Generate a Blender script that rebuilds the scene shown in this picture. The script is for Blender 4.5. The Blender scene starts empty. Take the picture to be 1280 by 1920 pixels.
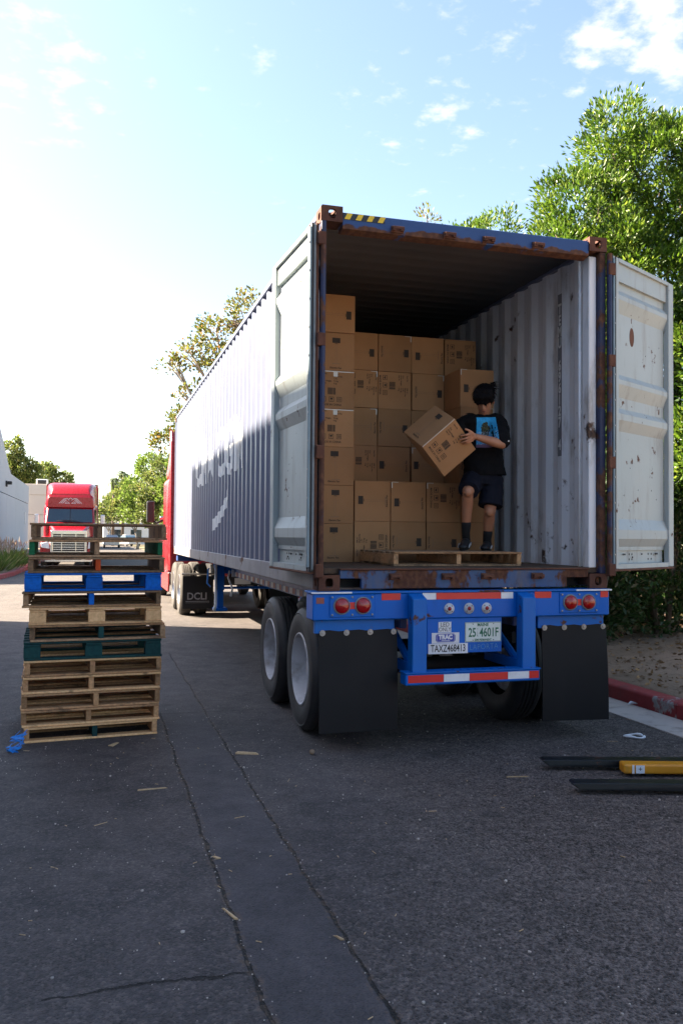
import bpy, bmesh, math, random
import numpy as np
from mathutils import Vector, Matrix, Euler, noise as mnoise
from mathutils.bvhtree import BVHTree

scene = bpy.context.scene
COL = scene.collection
R = math.radians
random.seed(7)

# ------------------------------------------------------------------ camera
ZC = 1.21                       # underside of the container above the road
CAM = Vector((-1.59488, -6.12670, 0.41491 + ZC))
cam_d = bpy.data.cameras.new('camera')
cam_d.sensor_fit = 'VERTICAL'; cam_d.sensor_height = 36.0; cam_d.lens = 29.962
cam_d.clip_start = 0.05; cam_d.clip_end = 3000
cam = bpy.data.objects.new('camera', cam_d); COL.objects.link(cam); scene.camera = cam
_yaw, _pitch, _roll = 0.280484, 0.0272963, 0.0082812
_f = Vector((math.sin(_yaw)*math.cos(_pitch), math.cos(_yaw)*math.cos(_pitch), math.sin(_pitch)))
_r = Vector((math.cos(_yaw), -math.sin(_yaw), 0)); _u = _r.cross(_f)
CR = math.cos(_roll)*_r + math.sin(_roll)*_u
CU = -math.sin(_roll)*_r + math.cos(_roll)*_u
CF = _f
cam.matrix_world = Matrix(((CR.x, CU.x, -CF.x, CAM.x), (CR.y, CU.y, -CF.y, CAM.y), (CR.z, CU.z, -CF.z, CAM.z), (0, 0, 0, 1)))

# ------------------------------------------------------------------ sky, sun, exposure
SUN_AZ = R(-63.0)               # compass style from +Y, positive towards +X
SUN_EL = R(40.0)
scene.view_settings.view_transform = 'Standard'
scene.view_settings.look = 'None'
scene.view_settings.gamma = 1.0
scene.view_settings.exposure = 2.9
world = bpy.data.worlds.new('World'); scene.world = world; world.use_nodes = True
wt = world.node_tree; wt.nodes.clear()
def wn(t, **k):
    n = wt.nodes.new(t)
    for a, b in k.items(): setattr(n, a, b)
    return n
wo = wn('ShaderNodeOutputWorld'); wb = wn('ShaderNodeBackground'); wb.inputs['Strength'].default_value = 0.05
sky = wn('ShaderNodeTexSky', sky_type='NISHITA', sun_disc=False, sun_elevation=SUN_EL, sun_rotation=SUN_AZ)
sky.altitude = 0; sky.air_density = 1.0; sky.dust_density = 1.5; sky.ozone_density = 0.0
wt.links.new(wb.outputs[0], wo.inputs['Surface'])
def wmath(op, a, b=None, c=None, clamp=False):
    n = wn('ShaderNodeMath', operation=op, use_clamp=clamp)
    for i, x in enumerate((a, b, c)):
        if x is None: continue
        if isinstance(x, (int, float)): n.inputs[i].default_value = x
        else: wt.links.new(x, n.inputs[i])
    return n.outputs[0]
tc = wn('ShaderNodeTexCoord'); sep = wn('ShaderNodeSeparateXYZ'); wt.links.new(tc.outputs['Generated'], sep.inputs[0])
def sky_dir(x, y):
    d = (CF + CR*((x-640)/1598.0) + CU*((960-y)/1598.0)).normalized(); return (d.x, d.y, d.z)
PUFFS = [(*sky_dir(1160, 60), 0.135, 0.085), (*sky_dir(1250, 45), 0.12, 0.07), (*sky_dir(1275, 150), 0.12, 0.05), (*sky_dir(1095, 80), 0.12, 0.04), (*sky_dir(925, 50), 0.10, 0.035), (*sky_dir(850, 40), 0.09, 0.030), (*sky_dir(980, 95), 0.09, 0.025), (*sky_dir(852, 212), 0.135, 0.030), (*sky_dir(798, 232), 0.12, 0.02), (*sky_dir(868, 148), 0.12, 0.014), (*sky_dir(486, 105), 0.14, 0.03), (*sky_dir(120, 160), 0.12, 0.12)]
# fair-weather puffs on a flat layer far above, the same cover all round
zc_ = wmath('ADD', wmath('MAXIMUM', sep.outputs['Z'], 0.0), 0.09)
cmb = wn('ShaderNodeCombineXYZ')
wt.links.new(wmath('DIVIDE', sep.outputs['X'], zc_), cmb.inputs[0]); wt.links.new(wmath('DIVIDE', sep.outputs['Y'], zc_), cmb.inputs[1])
CLOUD_OFF = (3.1, 7.7, 0.0)
vadd = wn('ShaderNodeVectorMath', operation='ADD'); vadd.inputs[1].default_value = CLOUD_OFF; wt.links.new(cmb.outputs[0], vadd.inputs[0])
n1 = wn('ShaderNodeTexNoise'); n1.inputs['Scale'].default_value = 0.85; n1.inputs['Detail'].default_value = 2.0
n2 = wn('ShaderNodeTexNoise'); n2.inputs['Scale'].default_value = 15.0; n2.inputs['Detail'].default_value = 9.0; n2.inputs['Roughness'].default_value = 0.58
for n in (n1, n2): wt.links.new(vadd.outputs[0], n.inputs['Vector'])
cl = wmath('ADD', wmath('MULTIPLY', n1.outputs[0], 0.42), wmath('MULTIPLY_ADD', n2.outputs[0], 0.80, -0.11))
# a few cumulus groups that stand in view, broken up by the same noise
for (dx, dy, dz, k_, s_) in PUFFS:
    vd = wn('ShaderNodeVectorMath', operation='DISTANCE'); wt.links.new(tc.outputs['Generated'], vd.inputs[0]); vd.inputs[1].default_value = (dx, dy, dz)
    g_ = wn('ShaderNodeMapRange', interpolation_type='SMOOTHSTEP'); wt.links.new(vd.outputs['Value'], g_.inputs['Value']); g_.inputs['From Min'].default_value = s_; g_.inputs['From Max'].default_value = 0.0; g_.inputs['To Min'].default_value = 0.0; g_.inputs['To Max'].default_value = k_
    cl = wmath('ADD', cl, g_.outputs[0])
mr = wn('ShaderNodeMapRange', interpolation_type='SMOOTHSTEP'); wt.links.new(cl, mr.inputs['Value'])
mr.inputs['From Min'].default_value = 0.57; mr.inputs['From Max'].default_value = 0.80
cmask = wmath('MULTIPLY', mr.outputs[0], 0.85)
mix = wn('ShaderNodeMix', data_type='RGBA'); wt.links.new(cmask, mix.inputs['Factor'])
wt.links.new(sky.outputs[0], mix.inputs['A']); mix.inputs['B'].default_value = (3.4, 3.4, 3.4, 1)
wt.links.new(mix.outputs['Result'], wb.inputs['Color'])

sun_d = bpy.data.lights.new('sun', 'SUN'); sun_d.energy = 5.0; sun_d.angle = R(0.6); sun_d.color = (1.0, 0.85, 0.66)
sun = bpy.data.objects.new('sun', sun_d); COL.objects.link(sun)
SUN_DIR = Vector((math.sin(SUN_AZ)*math.cos(SUN_EL), math.cos(SUN_AZ)*math.cos(SUN_EL), math.sin(SUN_EL)))
sun.rotation_euler = SUN_DIR.to_track_quat('Z', 'Y').to_euler(); sun.location = (-20, 10, 30)

# ------------------------------------------------------------------ helpers
def link(o, parent=None):
    COL.objects.link(o)
    if parent is not None: o.parent = parent
    return o
def tag(o, label=None, cat=None, group=None, kind=None):
    if label: o['label'] = label
    if cat: o['category'] = cat
    if group: o['group'] = group
    if kind: o['kind'] = kind
    return o
def thing(name, label, cat, loc=(0, 0, 0), rz=0.0, group=None):
    o = bpy.data.objects.new(name, None); o.empty_display_size = 0.1
    link(o); o.location = loc; o.rotation_euler = (0, 0, rz)
    return tag(o, label, cat, group)
def copy_tree(o, parent=None):
    c = o.copy(); COL.objects.link(c); c.parent = parent
    for ch in list(o.children): copy_tree(ch, c)
    return c

class MB:
    def __init__(s): s.v = []; s.f = []
    def add(s, vs, fs):
        k = len(s.v); s.v += [tuple(v) for v in vs]; s.f += [tuple(i + k for i in f) for f in fs]; return s
    def box(s, x0, x1, y0, y1, z0, z1):
        return s.add([(x0,y0,z0),(x1,y0,z0),(x1,y1,z0),(x0,y1,z0),(x0,y0,z1),(x1,y0,z1),(x1,y1,z1),(x0,y1,z1)],
                     [(0,3,2,1),(4,5,6,7),(0,1,5,4),(1,2,6,5),(2,3,7,6),(3,0,4,7)])
    def obox(s, c, h, m=None):
        m = m or Matrix.Identity(3); c = Vector(c)
        vs = [c + m @ Vector((sx*h[0], sy*h[1], sz*h[2])) for sz in (-1, 1) for sx, sy in ((-1,-1),(1,-1),(1,1),(-1,1))]
        return s.add(vs, [(0,3,2,1),(4,5,6,7),(0,1,5,4),(1,2,6,5),(2,3,7,6),(3,0,4,7)])
    def tube(s, pts, r, n=10, cap=True):
        pts = [Vector(p) for p in pts]; rs = r if isinstance(r, (list, tuple)) else [r]*len(pts)
        k = len(s.v); prev = None
        for i, p in enumerate(pts):
            d = (pts[min(i+1, len(pts)-1)] - pts[max(i-1, 0)]).normalized()
            if prev is None: a = d.orthogonal().normalized()
            else: a = (prev - d*prev.dot(d)); a = a.normalized() if a.length > 1e-6 else d.orthogonal().normalized()
            prev = a; b = d.cross(a)
            for j in range(n):
                t = 2*math.pi*j/n; s.v.append(tuple(p + rs[i]*(math.cos(t)*a + math.sin(t)*b)))
        for i in range(len(pts)-1):
            for j in range(n):
                j2 = (j+1) % n; s.f.append((k+i*n+j, k+i*n+j2, k+(i+1)*n+j2, k+(i+1)*n+j))
        if cap:
            s.f.append(tuple(k+j for j in range(n-1, -1, -1))); e = k+(len(pts)-1)*n; s.f.append(tuple(e+j for j in range(n)))
        return s
    def lathe(s, prof, c=(0, 0, 0), axis='x', n=32, sgn=1):
        # prof: list of (radius, offset along axis)
        c = Vector(c); k = len(s.v)
        for (r, h) in prof:
            for j in range(n):
                t = 2*math.pi*j/n; a, b = r*math.cos(t), r*math.sin(t)
                s.v.append(tuple(c + (Vector((sgn*h, a, b)) if axis == 'x' else Vector((a, sgn*h, b)) if axis == 'y' else Vector((a, b, sgn*h)))))
        for i in range(len(prof)-1):
            for j in range(n):
                j2 = (j+1) % n; s.f.append((k+i*n+j, k+i*n+j2, k+(i+1)*n+j2, k+(i+1)*n+j))
        return s
    def disc(s, c, r, axis='y', n=20, d=0.01, sgn=-1):
        return s.lathe([(0.0001, 0), (r, 0), (r, -d), (0.0001, -d)], c, axis, n, sgn)
    def prism(s, poly, axis, a, b):
        n = len(poly)
        def P(p, t): return (t, p[0], p[1]) if axis == 'x' else (p[0], t, p[1]) if axis == 'y' else (p[0], p[1], t)
        return s.add([P(p, a) for p in poly] + [P(p, b) for p in poly],
                     [tuple(range(n-1, -1, -1)), tuple(range(n, 2*n))] + [(i, (i+1) % n, n+(i+1) % n, n+i) for i in range(n)])
    def ellipsoid(s, c, r, m=None, n=16, rings=10):
        c = Vector(c); m = m or Matrix.Identity(3); k = len(s.v)
        for i in range(rings+1):
            ph = math.pi*i/rings
            for j in range(n):
                t = 2*math.pi*j/n
                s.v.append(tuple(c + m @ Vector((r[0]*math.sin(ph)*math.cos(t), r[1]*math.sin(ph)*math.sin(t), r[2]*math.cos(ph)))))
        for i in range(rings):
            for j in range(n):
                j2 = (j+1) % n; s.f.append((k+i*n+j, k+(i+1)*n+j, k+(i+1)*n+j2, k+i*n+j2))
        return s
    def build(s, name, mat, parent=None, bevel=0.0, smooth=False, seg=1, loc=None, rot=None, auto=None):
        me = bpy.data.meshes.new(name)
        me.from_pydata(s.v, [], s.f)
        bm = bmesh.new(); bm.from_mesh(me)
        bmesh.ops.remove_doubles(bm, verts=bm.verts, dist=1e-5)
        bmesh.ops.dissolve_degenerate(bm, edges=bm.edges, dist=1e-6)
        bmesh.ops.recalc_face_normals(bm, faces=bm.faces)
        if bevel > 0:
            es = [e for e in bm.edges if len(e.link_faces) == 2 and e.calc_face_angle(0) > 0.5]
            bmesh.ops.bevel(bm, geom=es, offset=bevel, segments=seg, affect='EDGES', profile=0.5, clamp_overlap=True)
        if smooth or auto:
            for f in bm.faces: f.smooth = True
        if auto:
            for e in bm.edges:
                if len(e.link_faces) == 2 and e.calc_face_angle(0) > auto: e.smooth = False
        bm.to_mesh(me); bm.free()
        if isinstance(mat, (list, tuple)):
            for m in mat: me.materials.append(m)
        else: me.materials.append(mat)
        o = bpy.data.objects.new(name, me); link(o, parent)
        if loc is not None: o.location = loc
        if rot is not None: o.rotation_euler = rot
        return o

def mesh_obj(name, v, f, mat, parent=None, smooth=False):
    me = bpy.data.meshes.new(name); me.from_pydata(v, [], f); me.materials.append(mat)
    if smooth: me.polygons.foreach_set('use_smooth', [True]*len(me.polygons))
    return link(bpy.data.objects.new(name, me), parent)

def text_raw(s, size, sx=1.0, off=0.0, spacing=1.0, align='CENTER'):
    cu = bpy.data.curves.new('txt', 'FONT'); cu.body = s; cu.size = size; cu.align_x = align; cu.align_y = 'CENTER'
    cu.resolution_u = 3; cu.offset = off; cu.space_character = spacing; cu.fill_mode = 'FRONT'
    ob = bpy.data.objects.new('txt', cu); COL.objects.link(ob)
    me = bpy.data.meshes.new_from_object(ob.evaluated_get(bpy.context.evaluated_depsgraph_get()))
    v = [(p.co.x*sx, p.co.y) for p in me.vertices]; f = [tuple(p.vertices) for p in me.polygons]
    bpy.data.objects.remove(ob); bpy.data.curves.remove(cu); bpy.data.meshes.remove(me)
    return v, f
def frame(o, r, u):
    o, r, u = Vector(o), Vector(r).normalized(), Vector(u).normalized()
    return lambda a, b, c=0.0: o + r*a + u*b + r.cross(u)*c
def add_text(mb, s, size, fr, x=0, y=0, c=0.0, sx=1.0, off=0.0, rot=0.0, spacing=1.0, align='CENTER'):
    v, f = text_raw(s, size, sx, off, spacing, align); ca, sa = math.cos(rot), math.sin(rot)
    mb.add([fr(x + a*ca - b*sa, y + a*sa + b*ca, c) for a, b in v], f)
def add_rect(mb, fr, x0, x1, y0, y1, c=0.0):
    mb.add([fr(x0,y0,c), fr(x1,y0,c), fr(x1,y1,c), fr(x0,y1,c)], [(0,1,2,3)])
def add_ring(mb, fr, x0, x1, y0, y1, w, c=0.0):
    add_rect(mb, fr, x0, x1, y0, y0+w, c); add_rect(mb, fr, x0, x1, y1-w, y1, c); add_rect(mb, fr, x0, x0+w, y0+w, y1-w, c); add_rect(mb, fr, x1-w, x1, y0+w, y1-w, c)
def add_stroke(mb, fr, pts, w, c=0.0):
    for (a, b), (d, e) in zip(pts, pts[1:]):
        t = Vector((d-a, e-b)); t.normalize(); n = Vector((-t.y, t.x))*w/2; q = t*w*0.3
        mb.add([fr(a-q.x+n.x, b-q.y+n.y, c), fr(a-q.x-n.x, b-q.y-n.y, c), fr(d+q.x-n.x, e+q.y-n.y, c), fr(d+q.x+n.x, e+q.y+n.y, c)], [(0,1,2,3)])
def flat(mb, name, mat, parent):
    return mesh_obj(name, mb.v, mb.f, mat, parent)

# ------------------------------------------------------------------ materials
class NT:
    def __init__(s, name):
        s.m = bpy.data.materials.new(name); s.m.use_nodes = True; s.t = s.m.node_tree; s.t.nodes.clear()
        s.out = s.n('ShaderNodeOutputMaterial'); s.b = s.n('ShaderNodeBsdfPrincipled'); s.l(s.b.outputs[0], s.out.inputs['Surface'])
    def n(s, t, **k):
        x = s.t.nodes.new(t)
        for a, b in k.items(): setattr(x, a, b)
        return x
    def l(s, a, b): s.t.links.new(a, b)
    def val(s, sock, x):
        if isinstance(x, (int, float)): sock.default_value = x
        elif isinstance(x, (tuple, list)): sock.default_value = (*x, 1) if len(x) == 3 and len(sock.default_value) == 4 else x
        else: s.l(x, sock)
    def math(s, op, a, b=None, c=None, clamp=False):
        x = s.n('ShaderNodeMath', operation=op, use_clamp=clamp)
        for i, q in enumerate((a, b, c)):
            if q is not None: s.val(x.inputs[i], q)
        return x.outputs[0]
    def coords(s, scale=(1, 1, 1), rnd=True):
        tc = s.n('ShaderNodeTexCoord'); mp = s.n('ShaderNodeMapping'); mp.inputs['Scale'].default_value = scale
        s.l(tc.outputs['Object'], mp.inputs[0])
        if not rnd: return mp.outputs[0]
        oi = s.n('ShaderNodeObjectInfo'); sc = s.n('ShaderNodeVectorMath', operation='SCALE'); sc.inputs[0].default_value = (13.7, 29.3, 47.1); s.l(oi.outputs['Random'], sc.inputs['Scale'])
        ad = s.n('ShaderNodeVectorMath', operation='ADD'); s.l(mp.outputs[0], ad.inputs[0]); s.l(sc.outputs[0], ad.inputs[1]); return ad.outputs[0]
    def noise(s, vec, scale, detail=4.0, rough=0.55):
        x = s.n('ShaderNodeTexNoise'); x.inputs['Scale'].default_value = scale; x.inputs['Detail'].default_value = detail; x.inputs['Roughness'].default_value = rough
        if vec is not None: s.l(vec, x.inputs['Vector'])
        return x.outputs[0]
    def ramp(s, v, a, b, lo=0.0, hi=1.0, smooth=True):
        x = s.n('ShaderNodeMapRange', interpolation_type='SMOOTHSTEP' if smooth else 'LINEAR'); s.l(v, x.inputs[0])
        for i, q in zip(('From Min', 'From Max', 'To Min', 'To Max'), (a, b, lo, hi)): x.inputs[i].default_value = q
        return x.outputs[0]
    def mix(s, f, a, b):
        x = s.n('ShaderNodeMix', data_type='RGBA'); s.val(x.inputs['Factor'], f); s.val(x.inputs['A'], a); s.val(x.inputs['B'], b); return x.outputs['Result']
    def bump(s, h, strength, dist=0.01):
        x = s.n('ShaderNodeBump'); x.inputs['Strength'].default_value = strength; x.inputs['Distance'].default_value = dist; s.l(h, x.inputs['Height']); s.l(x.outputs[0], s.b.inputs['Normal']); return x
    def hsv(s, c, v=None, h=None):
        x = s.n('ShaderNodeHueSaturation'); s.val(x.inputs['Color'], c)
        if v is not None: s.val(x.inputs['Value'], v)
        if h is not None: s.val(x.inputs['Hue'], h)
        return x.outputs[0]

def pmat(name, base, rough=0.6, metal=0.0, c2=None, nscale=3.0, nmix=0.6, bump=0.0, bscale=60, bdist=0.004, rust=0.0, rscale=2.5, rcol=(0.065, 0.025, 0.015), rcol2=(0.13, 0.056, 0.028),
         spec=0.5, rand=0.0, scale=(1, 1, 1), coat=0.0, rz=None, dirt=0.0, dcol=(0.12, 0.10, 0.08), dscale=(1, 1, 0.25), dsize=5.0):
    k = NT(name); vec = k.coords(scale); col = base
    if c2 is not None: col = k.mix(k.math('MULTIPLY', k.ramp(k.noise(vec, nscale, 5), 0.35, 0.65), nmix), base, c2)
    if rand > 0:
        oi = k.n('ShaderNodeObjectInfo'); col = k.hsv(col, k.math('ADD', k.math('MULTIPLY', oi.outputs['Random'], 2*rand), 1-rand))
    rg = k.math('ADD', k.math('MULTIPLY', k.noise(vec, nscale*3, 3), 0.16), rough-0.08)
    if dirt > 0:
        dv = k.coords(dscale); dm = k.math('MULTIPLY', k.ramp(k.noise(dv, dsize, 7, 0.65), 0.62-0.3*dirt, 0.78-0.1*dirt), min(1, 0.35+dirt)); col = k.mix(dm, col, dcol); rg = k.math('ADD', rg, k.math('MULTIPLY', dm, 0.15))
    if rust > 0:
        nz = k.noise(vec, rscale, 9, 0.62)
        if rz:
            so = k.n('ShaderNodeTexCoord'); ss = k.n('ShaderNodeSeparateXYZ'); k.l(so.outputs['Object'], ss.inputs[0]); nz = k.math('ADD', nz, k.ramp(ss.outputs[2], rz[0], rz[1], rz[2], rz[3]))
        m = k.ramp(nz, 0.66-0.32*rust, 0.72-0.32*rust)
        rc = k.mix(k.ramp(k.noise(vec, rscale*7, 4), 0.35, 0.7), rcol, rcol2); col = k.mix(m, col, rc); rg = k.math('ADD', rg, k.math('MULTIPLY', m, 0.35), clamp=True)
        if bump <= 0: bump = 0.25
        hh = k.math('ADD', k.noise(vec, bscale, 3), k.math('MULTIPLY', m, -0.5)); k.bump(hh, bump, bdist)
    elif bump > 0: k.bump(k.noise(vec, bscale, 4), bump, bdist)
    k.val(k.b.inputs['Base Color'], col); k.val(k.b.inputs['Roughness'], rg); k.b.inputs['Metallic'].default_value = metal
    k.b.inputs['Specular IOR Level'].default_value = spec; k.b.inputs['Coat Weight'].default_value = coat; k.b.inputs['Coat Roughness'].default_value = 0.08
    return k.m

def wood_mat(name, c1, c2, rand=0.25, grain=(2.0, 2.0, 2.0), dirt=0.4):
    # grain runs along the longest axis through the object's own coordinates
    k = NT(name); tcn = k.n('ShaderNodeTexCoord'); vec = k.coords(grain)
    w = k.noise(vec, 6.0, 6, 0.6); col = k.mix(k.ramp(w, 0.3, 0.7), c1, c2)
    v3 = k.coords((1, 1, 1)); sp = k.ramp(k.noise(v3, 5, 6, 0.65), 0.62-0.25*dirt, 0.8-0.2*dirt); col = k.mix(k.math('MULTIPLY', sp, 0.75), col, (0.035, 0.026, 0.02))
    kn = k.n('ShaderNodeTexVoronoi'); kn.inputs['Scale'].default_value = 5.0; k.l(v3, kn.inputs['Vector']); km = k.ramp(kn.outputs['Distance'], 0.05, 0.13, 1, 0)
    col = k.mix(k.math('MULTIPLY', km, 0.6), col, (0.05, 0.028, 0.015))
    oi = k.n('ShaderNodeObjectInfo'); col = k.hsv(col, k.math('ADD', k.math('MULTIPLY', oi.outputs['Random'], 2*rand), 1-rand))
    k.val(k.b.inputs['Base Color'], col); k.b.inputs['Roughness'].default_value = 0.82; k.b.inputs['Specular IOR Level'].default_value = 0.25
    k.bump(k.math('ADD', w, k.math('MULTIPLY', k.noise(v3, 60, 3), 0.4)), 0.5, 0.004); return k.m

def leaf_mat(name, c1, c2, c3, trans=0.35, nsc=0.5, rough=0.45):
    k = NT(name); vec = k.coords(rnd=True); geo = k.n('ShaderNodeNewGeometry')
    col = k.mix(k.ramp(k.noise(vec, nsc, 3), 0.35, 0.65), c1, c2)
    col = k.mix(k.ramp(geo.outputs['Random Per Island'], 0.72, 1.0), col, c3)
    col = k.hsv(col, k.math('ADD', k.math('MULTIPLY', geo.outputs['Random Per Island'], 0.5), 0.75))
    k.val(k.b.inputs['Base Color'], col); k.b.inputs['Roughness'].default_value = rough; k.b.inputs['Specular IOR Level'].default_value = 0.45
    tr = k.n('ShaderNodeBsdfTranslucent'); k.l(k.hsv(col, 1.25), tr.inputs['Color'])
    mx = k.n('ShaderNodeMixShader'); mx.inputs[0].default_value = trans; k.l(k.b.outputs[0], mx.inputs[1]); k.l(tr.outputs[0], mx.inputs[2]); k.l(mx.outputs[0], k.out.inputs['Surface'])
    return k.m

M = {}
M['navy'] = pmat('navy_paint', (0.130, 0.150, 0.222), 0.40, c2=(0.144, 0.162, 0.230), nscale=2.0, bump=0.06, bscale=30, dirt=0.16, dcol=(0.12, 0.12, 0.15))
M['side_white'] = pmat('container_lettering_paint', (0.80, 0.81, 0.82), 0.55, dirt=0.12, dcol=(0.45, 0.45, 0.47))
M['rail_grey'] = pmat('side_rail_paint', (0.24, 0.235, 0.25), 0.6, c2=(0.17, 0.16, 0.18), rust=0.2, dirt=0.3)
M['ceil'] = pmat('dirty_shaded_ceiling_paint', (0.085, 0.083, 0.086), 0.85, c2=(0.068, 0.066, 0.068), nscale=1.5)  # dirty grey paint, with the dim interior's shade darkened into its colour
M['in_grey'] = pmat('inner_wall_paint', (0.74, 0.75, 0.78), 0.55, c2=(0.66, 0.68, 0.72), nscale=1.5, rust=0.13, rscale=3.2, rcol=(0.05, 0.035, 0.03), rcol2=(0.16, 0.09, 0.055), dirt=0.40, dcol=(0.27, 0.235, 0.20), dscale=(1.5, 1.5, 0.35), dsize=4)
M['door_grey'] = pmat('door_inner_paint', (0.345, 0.39, 0.395), 0.5, c2=(0.31, 0.36, 0.37), nscale=1.2, dirt=0.42, dcol=(0.24, 0.24, 0.225), dsize=6, dscale=(1.6, 1.6, 0.22), rust=0.08, rscale=8)
M['header_blue'] = pmat('header_paint', (0.008, 0.045, 0.17), 0.5, c2=(0.012, 0.055, 0.19), rust=0.42, rscale=3.6, bump=0.3, rz=(2.73, 2.83, 0.16, -0.16))
M['sill_blue'] = pmat('sill_paint', (0.022, 0.075, 0.20), 0.65, c2=(0.05, 0.08, 0.14), rust=0.66, rscale=4.5, bump=0.4, dirt=0.4, dcol=(0.14, 0.11, 0.09), scale=(1, 1, 0.6))
M['rust'] = pmat('rusty_steel', (0.085, 0.030, 0.017), 0.85, c2=(0.14, 0.056, 0.029), nscale=9, bump=0.5, bscale=70, dirt=0.3, dcol=(0.04, 0.02, 0.015))
M['post'] = pmat('corner_post_paint', (0.010, 0.018, 0.065), 0.55, c2=(0.016, 0.026, 0.08), rust=0.58, rscale=2.6, bump=0.3)
M['gasket'] = pmat('gasket_rubber', (0.16, 0.18, 0.19), 0.6, c2=(0.24, 0.26, 0.27), nscale=8)
M['gasket_blue'] = pmat('blue_grey_gasket', (0.17, 0.24, 0.28), 0.6, c2=(0.24, 0.31, 0.34), nscale=9)
M['dark'] = pmat('dark_steel', (0.015, 0.015, 0.017), 0.7)
M['floor_ply'] = wood_mat('container_floor_ply', (0.11, 0.07, 0.045), (0.07, 0.045, 0.032), 0.15, (2, 12, 2), 0.5)
M['blue'] = pmat('chassis_blue', (0.0, 0.112, 0.48), 0.42, c2=(0.0, 0.125, 0.52), nscale=2.0, dirt=0.30, dcol=(0.012, 0.065, 0.24), rust=0.03, rscale=9, bump=0.05, bscale=25, spec=0.22)
M['blue_worn'] = pmat('chassis_blue_worn', (0.0, 0.115, 0.45), 0.46, c2=(0.002, 0.14, 0.48), rust=0.16, rscale=6, bump=0.2, spec=0.3)
M['blue_dark'] = pmat('chassis_frame_paint', (0.008, 0.05, 0.22), 0.5, c2=(0.012, 0.06, 0.2), dirt=0.4, dcol=(0.035, 0.035, 0.05))
M['red_tape'] = pmat('red_reflective_tape', (0.62, 0.008, 0.012), 0.35, bump=0.06, bscale=220, bdist=0.001)
M['white_tape'] = pmat('white_reflective_tape', (0.74, 0.75, 0.78), 0.35, c2=(0.62, 0.63, 0.67), nscale=20)
M['old_red'] = pmat('weathered_red_tape', (0.30, 0.07, 0.05), 0.6, c2=(0.22, 0.09, 0.07), dirt=0.3); M['old_white'] = pmat('weathered_white_tape', (0.50, 0.47, 0.45), 0.6, dirt=0.3)
M['lens'] = pmat('tail_lamp_lens', (0.34, 0.003, 0.006), 0.22, c2=(0.22, 0.002, 0.004), nscale=45, coat=0.3)
M['chrome'] = pmat('chrome', (0.78, 0.78, 0.80), 0.14, 1.0)
M['zinc'] = pmat('zinc_bolt', (0.30, 0.30, 0.30), 0.45, 0.8)
M['flap'] = pmat('mudflap_rubber', (0.0048, 0.0048, 0.0065), 0.6, c2=(0.0075, 0.0072, 0.0095), nscale=1.5, bump=0.08, bscale=40, dirt=0.3, dcol=(0.014, 0.0135, 0.014), spec=0.3)
M['tyre'] = pmat('tyre_rubber', (0.019, 0.019, 0.021), 0.62, c2=(0.040, 0.038, 0.038), nscale=5, bump=0.15, bscale=60, dirt=0.2, dcol=(0.07, 0.065, 0.06))
M['tyre_dusty'] = pmat('dusty_tyre_rubber', (0.045, 0.041, 0.037), 0.85, c2=(0.075, 0.066, 0.057), nscale=5, bump=0.15, bscale=60)
M['rim'] = pmat('wheel_white_paint', (0.52, 0.52, 0.55), 0.45, c2=(0.40, 0.40, 0.43), nscale=5, dirt=0.55, dcol=(0.22, 0.185, 0.16), dscale=(1, 1, 1), rust=0.06, rscale=8)
M['white_paint'] = pmat('white_sticker', (0.70, 0.70, 0.71), 0.4, c2=(0.62, 0.62, 0.63), nscale=10)
M['black_ink'] = pmat('black_ink', (0.012, 0.012, 0.014), 0.55)
M['green_ink'] = pmat('green_ink', (0.008, 0.13, 0.07), 0.5)
M['plate'] = pmat('plate_paint', (0.62, 0.69, 0.66), 0.35, c2=(0.56, 0.63, 0.60), nscale=12)
M['logo_blue'] = pmat('logo_blue', (0.01, 0.04, 0.33), 0.4)
M['chalk'] = pmat('paint_marker', (0.10, 0.28, 0.42), 0.7)
M['yellow_hazard'] = pmat('hazard_yellow', (0.75, 0.50, 0.02), 0.5, dirt=0.2); M['black_hazard'] = pmat('hazard_black', (0.015, 0.016, 0.02), 0.5)
M['stripe'] = pmat('number_stripe_paint', (0.20, 0.20, 0.215), 0.6, dirt=0.2)
M['stencil'] = pmat('stencil_white', (0.72, 0.72, 0.70), 0.6, dirt=0.2, dcol=(0.3, 0.3, 0.3))
M['card'] = pmat('cardboard', (0.37, 0.195, 0.092), 0.8, c2=(0.31, 0.16, 0.073), nscale=3, bump=0.2, bscale=9, rand=0.15, spec=0.25)
M['card_ink'] = pmat('carton_ink', (0.035, 0.024, 0.018), 0.8); M['card_ink2'] = pmat('carton_ink_thin', (0.24, 0.14, 0.08), 0.8)
M['parcel_tape'] = pmat('glossy_parcel_tape', (0.55, 0.50, 0.44), 0.15, spec=0.6)
M['wood_new'] = wood_mat('pallet_wood_pale', (0.80, 0.49, 0.25), (0.64, 0.36, 0.165), 0.3, (9, 9, 9), 0.22)
M['wood_old'] = wood_mat('pallet_wood_grey', (0.36, 0.22, 0.125), (0.21, 0.125, 0.072), 0.4, (9, 9, 9), 0.5)
M['wood_mid'] = wood_mat('pallet_wood_brown', (0.50, 0.28, 0.14), (0.33, 0.175, 0.085), 0.35, (9, 9, 9), 0.45)
M['wood_blue'] = wood_mat('pallet_paint_blue', (0.006, 0.135, 0.56), (0.005, 0.10, 0.42), 0.2, (6, 6, 6), 0.12)
M['wood_green'] = wood_mat('pallet_paint_dark_green', (0.012, 0.060, 0.058), (0.009, 0.040, 0.042), 0.25, (6, 6, 6), 0.2)
M['wood_grass'] = wood_mat('pallet_paint_green', (0.015, 0.15, 0.06), (0.012, 0.10, 0.045), 0.15, (6, 6, 6), 0.1)
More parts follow.
